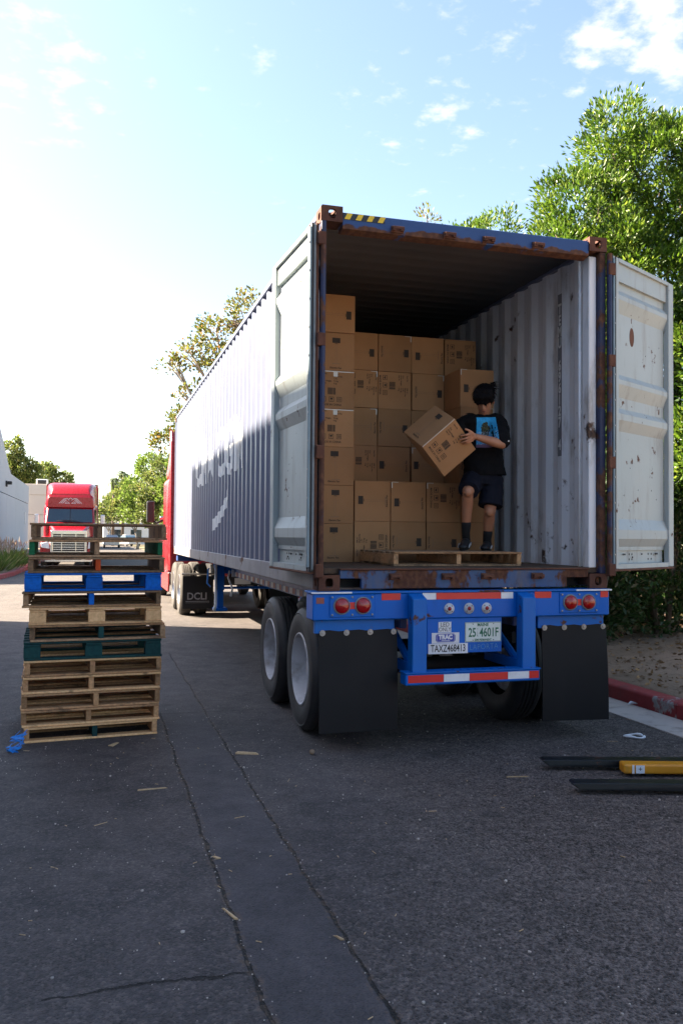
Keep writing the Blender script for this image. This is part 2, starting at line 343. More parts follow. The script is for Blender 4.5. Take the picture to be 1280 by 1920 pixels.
M['wood_orange'] = wood_mat('pallet_paint_orange', (0.62, 0.085, 0.02), (0.5, 0.07, 0.02), 0.1, (6, 6, 6), 0.05)
M['red_paint'] = pmat('truck_red_paint', (0.29, 0.001, 0.007), 0.28, c2=(0.26, 0.001, 0.006), coat=0.3, bump=0.02, bscale=6)
M['glass'] = pmat('tinted_glass', (0.010, 0.030, 0.045), 0.05, spec=0.9, coat=0.5)
M['black_plastic'] = pmat('black_plastic', (0.018, 0.018, 0.02), 0.5)
M['alu'] = pmat('aluminium', (0.60, 0.60, 0.62), 0.3, 0.9)
M['grey_box'] = pmat('dark_container_paint', (0.02, 0.025, 0.035), 0.55, dirt=0.2)
M['skin'] = pmat('skin', (0.43, 0.20, 0.115), 0.5, c2=(0.36, 0.15, 0.082), nscale=9, spec=0.4, bump=0.04, bscale=90)
M['lip'] = pmat('lip', (0.22, 0.075, 0.055), 0.5)
M['hair'] = pmat('black_hair', (0.006, 0.005, 0.006), 0.8, spec=0.12)
M['shirt'] = pmat('black_cotton', (0.0045, 0.0045, 0.0058), 0.9, c2=(0.007, 0.007, 0.009), nscale=6, bump=0.1, bscale=160, spec=0.2)
M['shorts'] = pmat('navy_shorts_cloth', (0.008, 0.009, 0.017), 0.85, c2=(0.011, 0.012, 0.022), bump=0.1, bscale=160, spec=0.2)
M['sock'] = pmat('black_sock', (0.010, 0.010, 0.012), 0.95, bump=0.2, bscale=200)
M['shoe'] = pmat('black_shoe', (0.014, 0.014, 0.016), 0.6); M['shoe_trim'] = pmat('shoe_silver_trim', (0.45, 0.45, 0.46), 0.4)
M['fork'] = pmat('fork_steel', (0.009, 0.011, 0.014), 0.4, c2=(0.014, 0.016, 0.019), rust=0.08, rscale=6, dirt=0.25, dcol=(0.05, 0.05, 0.048), dscale=(1, 1, 1), metal=0.3)
M['yellow'] = pmat('machine_yellow', (0.62, 0.26, 0.012), 0.4, c2=(0.55, 0.22, 0.012), dirt=0.15, rust=0.05)
M['strap'] = pmat('blue_strap', (0.01, 0.20, 0.62), 0.5)
M['white_plastic'] = pmat('white_plastic', (0.68, 0.70, 0.74), 0.45)
M['kerb_red'] = pmat('worn_red_kerb_paint', (0.27, 0.022, 0.026), 0.7, c2=(0.19, 0.02, 0.024), nscale=5, bump=0.4, bscale=40, rust=0.26, rscale=3.6, rcol=(0.25, 0.24, 0.235), rcol2=(0.34, 0.33, 0.32), dirt=0.25, dcol=(0.07, 0.055, 0.05))
M['concrete'] = pmat('gutter_concrete', (0.46, 0.40, 0.36), 0.9, c2=(0.36, 0.315, 0.285), nscale=2.5, bump=0.35, bscale=90, dirt=0.35, dcol=(0.10, 0.09, 0.085), dscale=(1, 1, 1))
M['wall_grey'] = pmat('painted_concrete_panel', (0.46, 0.48, 0.52), 0.75, c2=(0.43, 0.45, 0.49), nscale=0.5, bump=0.1, bscale=30, dirt=0.1, dcol=(0.30, 0.30, 0.31))
M['wall_beige'] = pmat('beige_stucco', (0.52, 0.46, 0.40), 0.85, c2=(0.48, 0.42, 0.37), nscale=0.6, bump=0.1, bscale=30)
M['bark'] = pmat('bark', (0.10, 0.07, 0.048), 0.9, c2=(0.16, 0.12, 0.09), nscale=5, bump=0.6, bscale=22, bdist=0.02, scale=(1, 1, 0.3))
M['bark_pale'] = pmat('pale_bark', (0.30, 0.26, 0.21), 0.85, c2=(0.20, 0.165, 0.13), nscale=3, bump=0.4, bscale=18, bdist=0.015, scale=(1, 1, 0.4))
M['leaf'] = leaf_mat('glossy_leaf', (0.034, 0.082, 0.008), (0.105, 0.185, 0.014), (0.18, 0.23, 0.03), 0.36, 2.2, 0.40)
M['leaf_dark'] = leaf_mat('hedge_leaf', (0.025, 0.058, 0.014), (0.040, 0.085, 0.018), (0.12, 0.10, 0.05), 0.30, 0.9)
M['leaf_syc'] = leaf_mat('autumn_leaf', (0.10, 0.115, 0.022), (0.13, 0.14, 0.028), (0.20, 0.10, 0.03), 0.45, 0.5)
M['leaf_far'] = leaf_mat('far_leaf', (0.085, 0.125, 0.03), (0.12, 0.155, 0.035), (0.17, 0.16, 0.05), 0.45, 0.3)
M['leaf_far2'] = leaf_mat('bright_far_leaf', (0.085, 0.15, 0.022), (0.13, 0.19, 0.03), (0.16, 0.20, 0.05), 0.45, 0.3)
M['palm'] = leaf_mat('palm_leaf', (0.07, 0.10, 0.04), (0.09, 0.12, 0.05), (0.13, 0.12, 0.06), 0.35, 0.5)
M['grass'] = leaf_mat('grass_blade', (0.09, 0.15, 0.035), (0.12, 0.18, 0.04), (0.22, 0.20, 0.09), 0.4, 2.0)
M['plume'] = leaf_mat('grass_plume', (0.24, 0.19, 0.14), (0.28, 0.23, 0.17), (0.32, 0.27, 0.20), 0.3, 2.0)
M['litter'] = leaf_mat('dry_leaf', (0.13, 0.075, 0.04), (0.20, 0.12, 0.06), (0.30, 0.17, 0.07), 0.2, 3.0, 0.8)
M['straw'] = wood_mat('wood_splinter', (0.50, 0.36, 0.22), (0.40, 0.27, 0.15), 0.2, (10, 10, 10), 0.1)

# ------------------------------------------------------------------ ground, road, kerbs
def asphalt():
    k = NT('asphalt'); vec = k.coords(rnd=False); sp = k.n('ShaderNodeSeparateXYZ'); k.l(vec, sp.inputs[0]); X, Y = sp.outputs[0], sp.outputs[1]
    big = k.noise(vec, 0.55, 4); mid = k.noise(vec, 3.0, 6, 0.6); fine = k.noise(vec, 55, 5, 0.7)
    vo = k.n('ShaderNodeTexVoronoi'); vo.inputs['Scale'].default_value = 85; k.l(vec, vo.inputs['Vector'])
    sv = k.n('ShaderNodeSeparateColor'); k.l(vo.outputs['Color'], sv.inputs[0])
    col = k.mix(k.ramp(big, 0.35, 0.65), (0.052, 0.045, 0.047), (0.068, 0.058, 0.058))
    col = k.mix(k.math('MULTIPLY', k.ramp(mid, 0.40, 0.66), 0.7), col, (0.040, 0.037, 0.039))
    # worn, coarse area towards the lower right of the yard
    wx = k.ramp(k.math('ADD', k.math('ADD', X, k.math('MULTIPLY', Y, -0.35)), k.math('MULTIPLY', k.noise(vec, 1.2, 4), 1.2)), 0.4, 2.2)
    strip = k.math('MULTIPLY', k.math('COMPARE', X, -0.805, 0.20), k.math('LESS_THAN', Y, 5.7))
    worn = k.math('MULTIPLY', wx, k.math('SUBTRACT', 1.0, strip))
    stone = k.ramp(sv.outputs[0], 0.55, 0.95); stone = k.math('MULTIPLY', stone, k.math('ADD', k.math('MULTIPLY', worn, 0.55), 0.32))
    col = k.mix(stone, col, (0.18, 0.145, 0.13))
    col = k.mix(k.math('MULTIPLY', worn, 0.75), col, (0.098, 0.080, 0.074))
    col = k.mix(k.math('MULTIPLY', strip, 0.7), col, (0.062, 0.056, 0.062))
    # worn tan far road, its sunlit tone put into the colour
    far = k.ramp(Y, 7.0, 12.0); col = k.mix(k.math('MULTIPLY', far, 0.75), col, (0.085, 0.075, 0.066))
    # pale grit
    v2 = k.n('ShaderNodeTexVoronoi'); v2.inputs['Scale'].default_value = 16; k.l(vec, v2.inputs['Vector']); s2 = k.n('ShaderNodeSeparateColor'); k.l(v2.outputs['Color'], s2.inputs[0])
    grit = k.math('MULTIPLY', k.ramp(v2.outputs['Distance'], 0.05, 0.11, 1, 0), k.math('GREATER_THAN', s2.outputs[1], 0.72)); col = k.mix(k.math('MULTIPLY', grit, 0.8), col, (0.25, 0.215, 0.195))
    # oil stains
    v4 = k.noise(vec, 1.7, 3); col = k.mix(k.math('MULTIPLY', k.ramp(v4, 0.60, 0.72), 0.6), col, (0.028, 0.026, 0.027))
    # single stones: each cell its own tone
    v5 = k.n('ShaderNodeTexVoronoi'); v5.inputs['Scale'].default_value = 46; k.l(vec, v5.inputs['Vector']); s5 = k.n('ShaderNodeSeparateColor'); k.l(v5.outputs['Color'], s5.inputs[0])
    tone = k.math('ADD', k.math('MULTIPLY', k.math('SUBTRACT', sv.outputs[1], 0.5), 1.0), k.math('MULTIPLY', k.math('SUBTRACT', s5.outputs[0], 0.5), 0.75)); tone = k.math('MULTIPLY', tone, k.math('MULTIPLY', k.math('ADD', k.math('MULTIPLY', worn, 0.6), 0.36), k.math('SUBTRACT', 1.0, k.math('MULTIPLY', strip, 0.45))))
    tone = k.math('ADD', tone, k.math('MULTIPLY', k.math('SUBTRACT', k.noise(vec, 7.0, 6, 0.7), 0.5), 1.1)); tone = k.math('ADD', tone, k.math('MULTIPLY', k.math('SUBTRACT', k.noise(vec, 0.9, 5, 0.6), 0.5), 1.0))
    col = k.hsv(col, k.math('MAXIMUM', k.math('ADD', tone, 1.0), 0.25))
    # seams and joints
    wob = k.math('MULTIPLY', k.math('SUBTRACT', k.noise(vec, 2.3, 6, 0.7), 0.5), 0.10); wid = k.noise(vec, 7, 3)
    def seam(axis, pos, w, lo, hi, other, wb=1.0):
        d = k.math('ABSOLUTE', k.math('ADD', k.math('SUBTRACT', axis, pos), k.math('MULTIPLY', wob, wb)))
        m = k.ramp(k.math('SUBTRACT', d, k.math('MULTIPLY', k.math('SUBTRACT', wid, 0.5), w*2.2)), w*0.5, w, 1, 0)
        return k.math('MULTIPLY', m, k.math('MULTIPLY', k.math('GREATER_THAN', other, lo), k.math('LESS_THAN', other, hi)))
    cr = seam(X, -0.605, 0.009, -20, 5.7, Y, 0.8)
    for a in (seam(X, -1.01, 0.009, -20, 1.8, Y, 0.8), seam(Y, 1.75, 0.007, -1.3, 0.6, X, 0.5), seam(Y, 3.66, 0.008, -9, -1.4, X, 0.6), seam(Y, 5.6, 0.007, -3, 1.5, X, 1.5), seam(Y, -2.95, 0.010, -1.75, -1.02, X, 2.2), seam(X, -3.9, 0.01, -5, 12, Y, 2.0), seam(Y, 14.5, 0.02, -9, 3, X, 2)):
        cr = k.math('MAXIMUM', cr, a)
    deb = k.math('MAXIMUM', seam(X, -0.605, 0.026, -20, 5.0, Y, 0.8), seam(X, -1.01, 0.030, -20, 1.5, Y, 0.8)); deb = k.math('MULTIPLY', deb, k.ramp(k.noise(vec, 26, 4), 0.45, 0.62))
    col = k.mix(cr, col, (0.010, 0.009, 0.009)); col = k.mix(k.math('MULTIPLY', deb, 0.65), col, (0.115, 0.078, 0.055))
    k.val(k.b.inputs['Base Color'], col)
    k.val(k.b.inputs['Roughness'], k.math('ADD', k.math('MULTIPLY', mid, 0.3), k.math('ADD', k.math('MULTIPLY', worn, 0.1), 0.60)))
    k.b.inputs['Specular IOR Level'].default_value = 0.35
    h = k.math('ADD', k.math('MULTIPLY', fine, 0.5), k.math('MULTIPLY', k.ramp(vo.outputs['Distance'], 0.0, 0.6, 1, 0), k.math('ADD', k.math('MULTIPLY', worn, 1.0), 0.6)))
    h = k.math('ADD', h, k.math('MULTIPLY', k.noise(vec, 9, 4), 0.9)); h = k.math('SUBTRACT', h, k.math('MULTIPLY', cr, 2.5))
    h = k.math('ADD', h, k.math('MULTIPLY', grit, 0.5))
    k.bump(h, 1.0, 0.009); return k.m
M['asphalt'] = asphalt()
def soil(name, c1, c2, c3):
    k = NT(name); vec = k.coords(rnd=False); col = k.mix(k.ramp(k.noise(vec, 1.3, 6, 0.65), 0.35, 0.65), c1, c2)
    col = k.mix(k.math('MULTIPLY', k.ramp(k.noise(vec, 14, 5), 0.55, 0.7), 0.7), col, c3); k.val(k.b.inputs['Base Color'], col); k.b.inputs['Roughness'].default_value = 0.95; k.b.inputs['Specular IOR Level'].default_value = 0.2
    k.bump(k.math('ADD', k.noise(vec, 30, 6, 0.7), k.math('MULTIPLY', k.noise(vec, 5, 3), 1.5)), 0.9, 0.02); return k.m
M['soil'] = soil('dry_soil', (0.22, 0.155, 0.105), (0.29, 0.205, 0.145), (0.11, 0.072, 0.048))
M['land'] = soil('dry_ground', (0.14, 0.13, 0.07), (0.17, 0.14, 0.09), (0.09, 0.08, 0.05))

def sheet(name, x0, x1, y0, y1, z, mat):
    o = mesh_obj(name, [(x0,y0,z),(x1,y0,z),(x1,y1,z),(x0,y1,z)], [(0,1,2,3)], mat); return tag(o, kind='structure')
sheet('ground', -900, 900, -300, 1500, -0.05, M['land'])
sheet('road', -30, 3.0, -16, 160, 0.0, M['asphalt'])
mb = MB()
y = -14.0
while y < 60:
    mb.box(3.0, 3.42, y+0.004, y+2.996, -0.2, 0.012); y += 3.0
tag(mb.build('gutter', M['concrete'], bevel=0.004), kind='structure')
kerb = MB().box(3.425, 3.60, -14, -13.98, -0.2, 0.10).build('kerb', M['kerb_red']); tag(kerb, kind='structure')
y = -13.97; i = 0
pieces = []
while y < 62:
    b = MB().prism([(3.425, -0.2), (3.62, -0.2), (3.62, 0.15), (3.455, 0.15), (3.436, 0.143), (3.428, 0.125)], 'y', 0.004, 2.396)
    if i == 0:
        k0 = b.build('kerb_stone', M['kerb_red'], kerb, bevel=0.006); o = k0
    else: o = k0.copy(); COL.objects.link(o)
    o.location = (0, y, random.uniform(-0.003, 0.003)); y += 2.4; i += 1
# planting bed on the right, rising away from the kerb
def hgt(x, y): return 0.14 + 0.22*min(1, max(0, (x-3.6)/2.2)) + 0.05*(mnoise.noise((x*1.2, y*1.2, 0))) * min(1, (x-3.6)*3)
nx, ny = 50, 170; vs = []; fs = []
for j in range(ny+1):
    for i in range(nx+1):
        x = 3.62 + (i/nx)**1.6*16; yy = -14 + j/ny*76; vs.append((x, yy, hgt(x, yy) if i else 0.12))
for j in range(ny):
    for i in range(nx):
        a = j*(nx+1)+i; fs.append((a, a+1, a+nx+2, a+nx+1))
tag(mesh_obj('planting_bed', vs, fs, M['soil'], smooth=True), kind='structure')

# far left planting island with a red kerb and rounded nose
isl = [(-4.45, 100), (-4.40, 40), (-4.42, 33), (-4.5, 28), (-4.75, 25.2), (-5.3, 23.6), (-6.2, 22.8), (-7.4, 22.6), (-12, 22.6)]
vs = []; fs = []
for (x, yy) in isl: vs.append((x-0.15, yy+0.05, 0.13))
vs.append((-12, 100, 0.13)); tag(mesh_obj('planting_island', vs, [tuple(range(len(vs)-1, -1, -1))], M['soil']), kind='structure')
mb = MB(); nn = len(isl)
for i, (x, yy) in enumerate(isl):
    a = Vector(isl[max(i-1, 0)]); b = Vector(isl[min(i+1, nn-1)]); t = (b-a).normalized(); nrm = Vector((t.y, -t.x)) if True else 0
    if nrm.x > 0 and i < 5: nrm = -nrm
    if i >= 5: nrm = Vector((-abs(nrm.x), abs(nrm.y)))
    p0 = Vector((x, yy)); p1 = p0 + nrm*0.17
    mb.v += [(p0.x, p0.y, -0.05), (p0.x, p0.y, 0.14), (p0.x+0.02*nrm.x, p0.y+0.02*nrm.y, 0.155), (p1.x, p1.y, 0.155), (p1.x, p1.y, 0.0)]
    if i:
        q = 5*(i-1)
        for j in range(4): mb.f.append((q+j, q+j+1, q+j+6, q+j+5))
tag(mb.build('kerb_around_island', M['kerb_red']), kind='structure')

# ------------------------------------------------------------------ buildings
def panel_building(name, label, x0, x1, y0, y1, h, mat, pw, side, groove=None, cap=True):
    t = thing(name, label, 'building', (x0, y0, 0))
    L = y1-y0; W = x1-x0
    MB().box(0, W-0.18, 0.18, L-0.18, -0.1, h-0.35).build('core', mat, t)
    n = max(1, round(L/pw)); 
    for i in range(n):
        a, b = i*L/n+0.008, (i+1)*L/n-0.008
        if groove:
            MB().box(W-0.17, W, a, b, -0.1, groove-0.012).build('wall_panel', mat, t, bevel=0.008); MB().box(W-0.17, W, a, b, groove+0.012, h).build('wall_panel', mat, t, bevel=0.008)
        else: MB().box(W-0.17, W, a, b, -0.1, h).build('wall_panel', mat, t, bevel=0.008)
    n = max(1, round(W/pw))
    for i in range(n):
        a, b = i*W/n+0.008, (i+1)*W/n-0.008
        MB().box(a, b-(0.18 if i == n-1 else 0), 0, 0.17, -0.1, h).build('wall_panel', mat, t, bevel=0.008)
        MB().box(a, b-(0.18 if i == n-1 else 0), L-0.17, L, -0.1, h).build('wall_panel', mat, t, bevel=0.008)
    return t
TAN = math.tan(SUN_EL)
HA = 2.80 + 7.5/math.cos(R(27))*TAN
A = panel_building('warehouse', 'pale grey panel warehouse left of the camera that shades the yard', -34, -7.5, -34, 12.85, HA, M['wall_grey'], 7.5, 'r', 3.4)
for yy in (6, 19, 32):
    d = MB().box(26.505, 26.54, yy, yy+3.2, 0.05, 3.3); d.build('roller_door', M['wall_beige'], A, bevel=0.01)
low = panel_building('low_wing', 'low grey wing of the building beside the planting island', -20, -7.55, 24.5, 49.6, 3.9, M['wall_grey'], 6.5, 'r')
B = thing('curved_parapet_building', 'grey panel building at left with parapet that sweeps down', 'building', (-7.5, 49.8, 0))
def par(y):   # parapet height
    if y < 1.2: return 8.5
    if y < 9.6: t = (y-1.2)/8.4; return 8.5 + (5.85-8.5)*(t*0.75+0.25*t*t*(3-2*t))
    return 5.85
ys = [i*0.5 for i in range(0, 55)]
for (a, b) in ((0, 6.9), (6.9, 13.7), (13.7, 20.5), (20.5, 27)):
    yy = sorted(set([a+0.01, b-0.01] + [q for q in ys if a < q < b]))
    MB().prism([(a+0.01, -0.1), (b-0.01, -0.1), (b-0.01, 4.23), (a+0.01, 4.23)], 'x', -0.22, 0).build('wall_panel', M['wall_grey'], B, bevel=0.01)
    MB().prism([(a+0.01, 4.275), (b-0.01, 4.275)] + [(q, par(q)) for q in reversed(yy)], 'x', -0.22, 0).build('wall_panel', M['wall_grey'], B)
MB().box(-16, -0.225, 0.1, 26.9, -0.1, 5.4).build('core', M['wall_grey'], B)
MB().box(-4.0, -1.0, 18.5, 21.0, 5.4, 6.9).build('roof_unit', M['dark'], B, bevel=0.03)
wl = MB(); wl.prism([(5.9, 4.75), (6.35, 4.75), (6.35, 5.15), (5.9, 5.15)], 'x', 0.005, 0.12); wl.prism([(5.95, 4.9), (6.3, 4.9), (6.3, 5.12), (5.95, 5.12)], 'x', 0.125, 0.4); wl.build('wall_lamp', M['black_plastic'], B, bevel=0.03)
MB().box(0.003, 0.05, 22.3, 22.9, 2.4, 3.4).build('wall_sign', M['white_paint'], B, bevel=0.01)
C = thing('beige_building', 'beige building end wall with rooftop unit behind the oncoming truck', 'building', (-14, 84, 0))
for i in range(4):
    MB().box(i*2.7+0.02, i*2.7+2.68, 0, 0.2, -0.1, 3.4).build('wall_panel', M['wall_beige'], C, bevel=0.01); MB().box(i*2.7+0.02, i*2.7+2.68, 0, 0.2, 3.44, 5.4).build('wall_panel', M['wall_beige'], C, bevel=0.01)
MB().box(0, 10.8, -0.06, 0.3, 5.41, 6.5).build('parapet', M['wall_beige'], C, bevel=0.03); MB().box(0.1, 10.7, 0.21, 20, -0.1, 5.4).build('core', M['wall_beige'], C)
MB().box(6.6, 7.7, 0.9, 2.2, 5.41, 7.05).build('roof_unit', M['white_paint'], C, bevel=0.05); MB().box(6.75, 7.55, 0.85, 0.89, 6.55, 6.95).build('roof_vent', M['dark'], C)
D = thing('white_far_building', 'low white building far down the road between the trees', 'building', (-0.4, 128, 0))
MB().box(0, 13, 0, 12, -0.1, 3.0).build('wall', M['white_paint'], D, bevel=0.03); MB().box(-0.3, 13.3, -0.3, 12.3, 3.0, 3.3).build('roof', M['wall_grey'], D, bevel=0.03)
for i in range(4): MB().box(1+i*3, 2.6+i*3, -0.04, -0.005, 0.9, 2.2).build('window', M['glass'], D, bevel=0.01)

# ------------------------------------------------------------------ trees and plants
def leaves(name, P, N, size, mat, parent, rng, aspect=0.42, fold=0.18, droop=0.0):
    n = len(P); N = N/np.maximum(1e-6, np.linalg.norm(N, axis=1, keepdims=True))
    t = rng.normal(size=(n, 3)); s = np.cross(N, t); s /= np.maximum(1e-6, np.linalg.norm(s, axis=1, keepdims=True)); up = np.cross(s, N)
    L = (size*rng.uniform(0.65, 1.25, n))[:, None]; W = L*aspect*0.5
    v = np.empty((n, 4, 3)); v[:, 0] = P; v[:, 2] = P + N*L - np.array([0, 0, droop])*L; mid = P + N*L*0.45
    v[:, 1] = mid + s*W + up*W*fold*2; v[:, 3] = mid - s*W + up*W*fold*2
    me = bpy.data.meshes.new(name); me.vertices.add(4*n); me.vertices.foreach_set('co', v.reshape(-1))
    idx = (np.arange(n)[:, None]*4 + np.array([0, 1, 2, 0, 2, 3])).reshape(-1)
    me.loops.add(6*n); me.loops.foreach_set('vertex_index', idx.astype(np.int32)); me.polygons.add(2*n)
    me.polygons.foreach_set('loop_start', (np.arange(2*n)*3).astype(np.int32)); me.polygons.foreach_set('loop_total', np.full(2*n, 3, np.int32)); me.update(calc_edges=True)
    me.materials.append(mat); return link(bpy.data.objects.new(name, me), parent)
def crown_points(lobes, nclump, per, cr, rng, shell=0.5, up=0.45):
    P = []; N = []; w = np.array([r[0]*r[1]*r[2] for _, r in lobes])**0.67; w /= w.sum()
    for (c, r), ww in zip(lobes, w):
        k = max(1, int(nclump*ww)); d = rng.normal(size=(k, 3)); d /= np.linalg.norm(d, axis=1, keepdims=True)
        rad = shell + (1-shell)*rng.random(k)**0.6; cc = np.array(c) + d*np.array(r)*rad[:, None]
        sz = cr*rng.uniform(0.6, 1.3, k)
        for q in range(k):
            m = int(per*rng.uniform(0.6, 1.3)); e = rng.normal(size=(m, 3)); e /= np.linalg.norm(e, axis=1, keepdims=True)
            p = cc[q] + e*sz[q]*(rng.random(m)**0.5)[:, None]*np.array([1, 1, 0.85]); P.append(p); N.append(e*0.7 + d[q]*0.6 + np.array([0, 0, up]) + rng.normal(size=(m, 3))*0.3)
    return np.vstack(P), np.vstack(N)
def tree(name, label, base, lobes, trunk_r, leaf, mat, nclump, per, cr, seed, bark=None, group=None, shell=0.5, aspect=0.42, up=0.45, fork=0.35, twigs=3, droop=0.0):
    rng = np.random.default_rng(seed); t = thing(name, label, 'tree', base, 0, group); base = Vector(base); bark = bark or M['bark']
    L = [((Vector(c)-base), r) for c, r in lobes]; tr = MB(); top = sum((c for c, _ in L), Vector())/len(L); f = Vector((top.x*0.25, top.y*0.25, max(0.8, top.z*fork)))
    tr.tube([(0, 0, -0.2), (0.02, 0.0, 0.15), (f.x*0.5, f.y*0.5, f.z*0.5), tuple(f)], [trunk_r*1.35, trunk_r*1.05, trunk_r*0.85, trunk_r*0.75], 10)
    for c, r in L:
        m = f.lerp(c, 0.55) + Vector((rng.normal()*0.15, rng.normal()*0.15, 0.1)); tr.tube([tuple(f), tuple(m), tuple(c)], [trunk_r*0.55, trunk_r*0.35, trunk_r*0.16], 7)
        for q in range(twigs):
            d = Vector(rng.normal(size=3)); d.normalize(); e = c + Vector((d.x*r[0], d.y*r[1], abs(d.z)*r[2]*0.8))*0.85; s0 = m.lerp(c, rng.random()); tr.tube([tuple(s0), tuple(s0.lerp(e, 0.5) + Vector((0, 0, 0.1))), tuple(e)], [trunk_r*0.2, trunk_r*0.12, 0.008], 5)
    tr.build('trunk', bark, t, smooth=True)
    P, N = crown_points([(tuple(c), r) for c, r in L], nclump, per, cr, rng, shell, up)
    leaves('crown', P, N, leaf, mat, t, rng, aspect, droop=droop); return t

G1 = 'broadleaf trees along the right kerb'
tree('broadleaf_tree', 'tall bright green tree right of the container, its top spire highest of all', (6.3, 4.9, 0.3),
     [((5.85, 5.0, 7.5), (0.55, 0.6, 0.85)), ((6.6, 4.9, 6.9), (1.0, 1.0, 1.15)), ((5.35, 5.0, 6.3), (0.75, 0.8, 0.85)), ((4.85, 5.0, 5.55), (0.55, 0.8, 0.75)), ((5.9, 4.8, 5.2), (1.3, 1.2, 1.2)), ((7.3, 4.8, 6.2), (1.1, 1.2, 1.5)), ((5.2, 4.7, 4.3), (0.9, 0.9, 0.9)), ((6.6, 4.4, 4.0), (1.5, 1.2, 1.3)), ((5.6, 4.6, 3.0), (1.2, 1.0, 1.0)), ((7.6, 4.6, 7.4), (0.9, 0.9, 0.8))],
     0.16, 0.082, M['leaf'], 1500, 80, 0.22, 11, group=G1, shell=0.62)
tree('broadleaf_tree', 'lower green tree at the right frame edge behind the open door', (7.6, 3.2, 0.3),
     [((7.3, 3.0, 5.2), (1.2, 1.1, 1.2)), ((6.6, 2.9, 3.9), (1.1, 1.0, 1.1)), ((7.8, 3.2, 4.0), (1.4, 1.2, 1.3)), ((6.3, 3.0, 2.7), (1.0, 0.9, 0.9)), ((8.3, 3.4, 6.3), (1.0, 1.0, 1.0))],
     0.13, 0.082, M['leaf'], 650, 70, 0.25, 12, group=G1, shell=0.55)
tree('broadleaf_tree', 'green tree behind the container showing leafy twigs above its right roof corner', (7.6, 13.6, 0.3),
     [((8.35, 14.0, 9.05), (0.75, 0.8, 1.35)), ((7.5, 13.6, 8.75), (0.8, 0.9, 1.0)), ((8.8, 13.8, 7.2), (1.5, 1.4, 1.5)), ((7.8, 13.4, 5.2), (1.8, 1.6, 1.8))], 0.16, 0.115, M['leaf'], 300, 50, 0.30, 13, group=G1)
tree('broadleaf_tree', 'yellow green tree behind the container with one tuft above the roof edge', (6.3, 14.6, 0.3),
     [((6.55, 14.3, 9.72), (0.22, 0.2, 0.45)), ((6.4, 14.4, 7.8), (0.9, 0.9, 0.9)), ((6.2, 14.4, 6.0), (1.3, 1.3, 1.6))], 0.13, 0.115, M['leaf_syc'], 120, 45, 0.26, 14, group=G1)
tree('broadleaf_tree', 'round green tree hidden mostly by the open right door', (6.6, 8.6, 0.3),
     [((6.6, 8.4, 5.6), (1.4, 1.4, 1.5)), ((5.7, 8.2, 4.3), (1.2, 1.1, 1.2)), ((7.4, 8.2, 4.2), (1.6, 1.3, 1.4)), ((6.3, 8.0, 2.8), (1.5, 1.1, 1.1))], 0.14, 0.095, M['leaf'], 480, 60, 0.28, 15, group=G1)
# dark hedge below the trees
G2 = 'dark shrubs under the right hand trees'
hl = [(4.75, 3.75, 'dark leafy shrub next to the chassis at the left end of the hedge'), (5.75, 3.75, 'dark leafy shrub second from the left under the open door'), (6.8, 3.7, 'dark leafy shrub under the outer edge of the open door'), (7.9, 3.6, 'dark leafy shrub at the right frame edge'), (5.2, 5.4, 'dark leafy shrub in the rear row behind the chassis lamps'), (6.4, 5.5, 'dark leafy shrub in the rear row behind the door hinge'), (7.6, 5.4, 'dark leafy shrub in the rear row behind the outer door edge'), (8.9, 4.6, 'dark leafy shrub in the rear row at the frame edge'), (4.6, 7.2, 'dark leafy shrub deep in shade far behind the chassis'), (5.9, 7.6, 'dark leafy shrub third in the deep shade row'), (7.3, 7.6, 'dark leafy shrub fourth in the deep shade row'), (8.8, 7.2, 'dark leafy shrub farthest right in the deep shade row'), (4.4, 9.6, 'dark leafy shrub behind the container wall seen through the chassis')]
for i, (x, yy, lab) in enumerate(hl):
    rng = np.random.default_rng(40+i); t = thing('shrub', lab, 'shrub', (x, yy, 0.3), 0, G2)
    st = MB()
    for q in range(7):
        a = rng.random()*6.28; e = (math.cos(a)*rng.uniform(0.1, 0.5), math.sin(a)*rng.uniform(0.1, 0.4), rng.uniform(0.9, 2.0)); st.tube([(math.cos(a)*0.06, math.sin(a)*0.06, -0.1), (e[0]*0.5, e[1]*0.5, e[2]*0.55), e], [0.035, 0.024, 0.008], 6)
    st.build('stem', M['bark'], t, smooth=True)
    P, N = crown_points([((0, 0, 1.15), (0.85, 0.55, 0.9)), ((0.1, 0.1, 2.0), (0.8, 0.55, 0.8)), ((-0.1, 0, 0.5), (0.8, 0.5, 0.5))], 150, 46, 0.2, rng, 0.45); leaves('foliage', P, N, 0.095, M['leaf_dark'], t, rng)
# distant trees
G3 = 'trees lining the far road'
tree('plane_tree', 'sparse golden leaved tree with a bird nest above the container roof', (4.6, 30, 0.2),
     [((4.6, 30, 11.2), (1.15, 1.1, 0.95)), ((3.2, 30, 10.3), (0.9, 0.9, 0.9)), ((2.1, 30, 9.3), (0.85, 0.8, 0.7)), ((3.5, 29.8, 8.8), (1.1, 1.0, 0.8)), ((1.35, 30, 8.7), (0.5, 0.5, 0.4)), ((4.9, 30, 9.6), (1.0, 1.0, 0.9)), ((2.6, 30, 7.75), (0.65, 0.6, 0.5)), ((1.75, 29.8, 7.4), (0.28, 0.3, 0.45))],
     0.2, 0.145, M['leaf_syc'], 260, 17, 0.30, 21, bark=M['bark_pale'], group=G3, shell=0.25, aspect=0.75, fork=0.5, twigs=6)
nest = thing('bird_nest', 'dark twiggy nest among the sparse golden leaves', 'nest', (4.05, 29.6, 10.55)); rng = np.random.default_rng(5); b = MB()
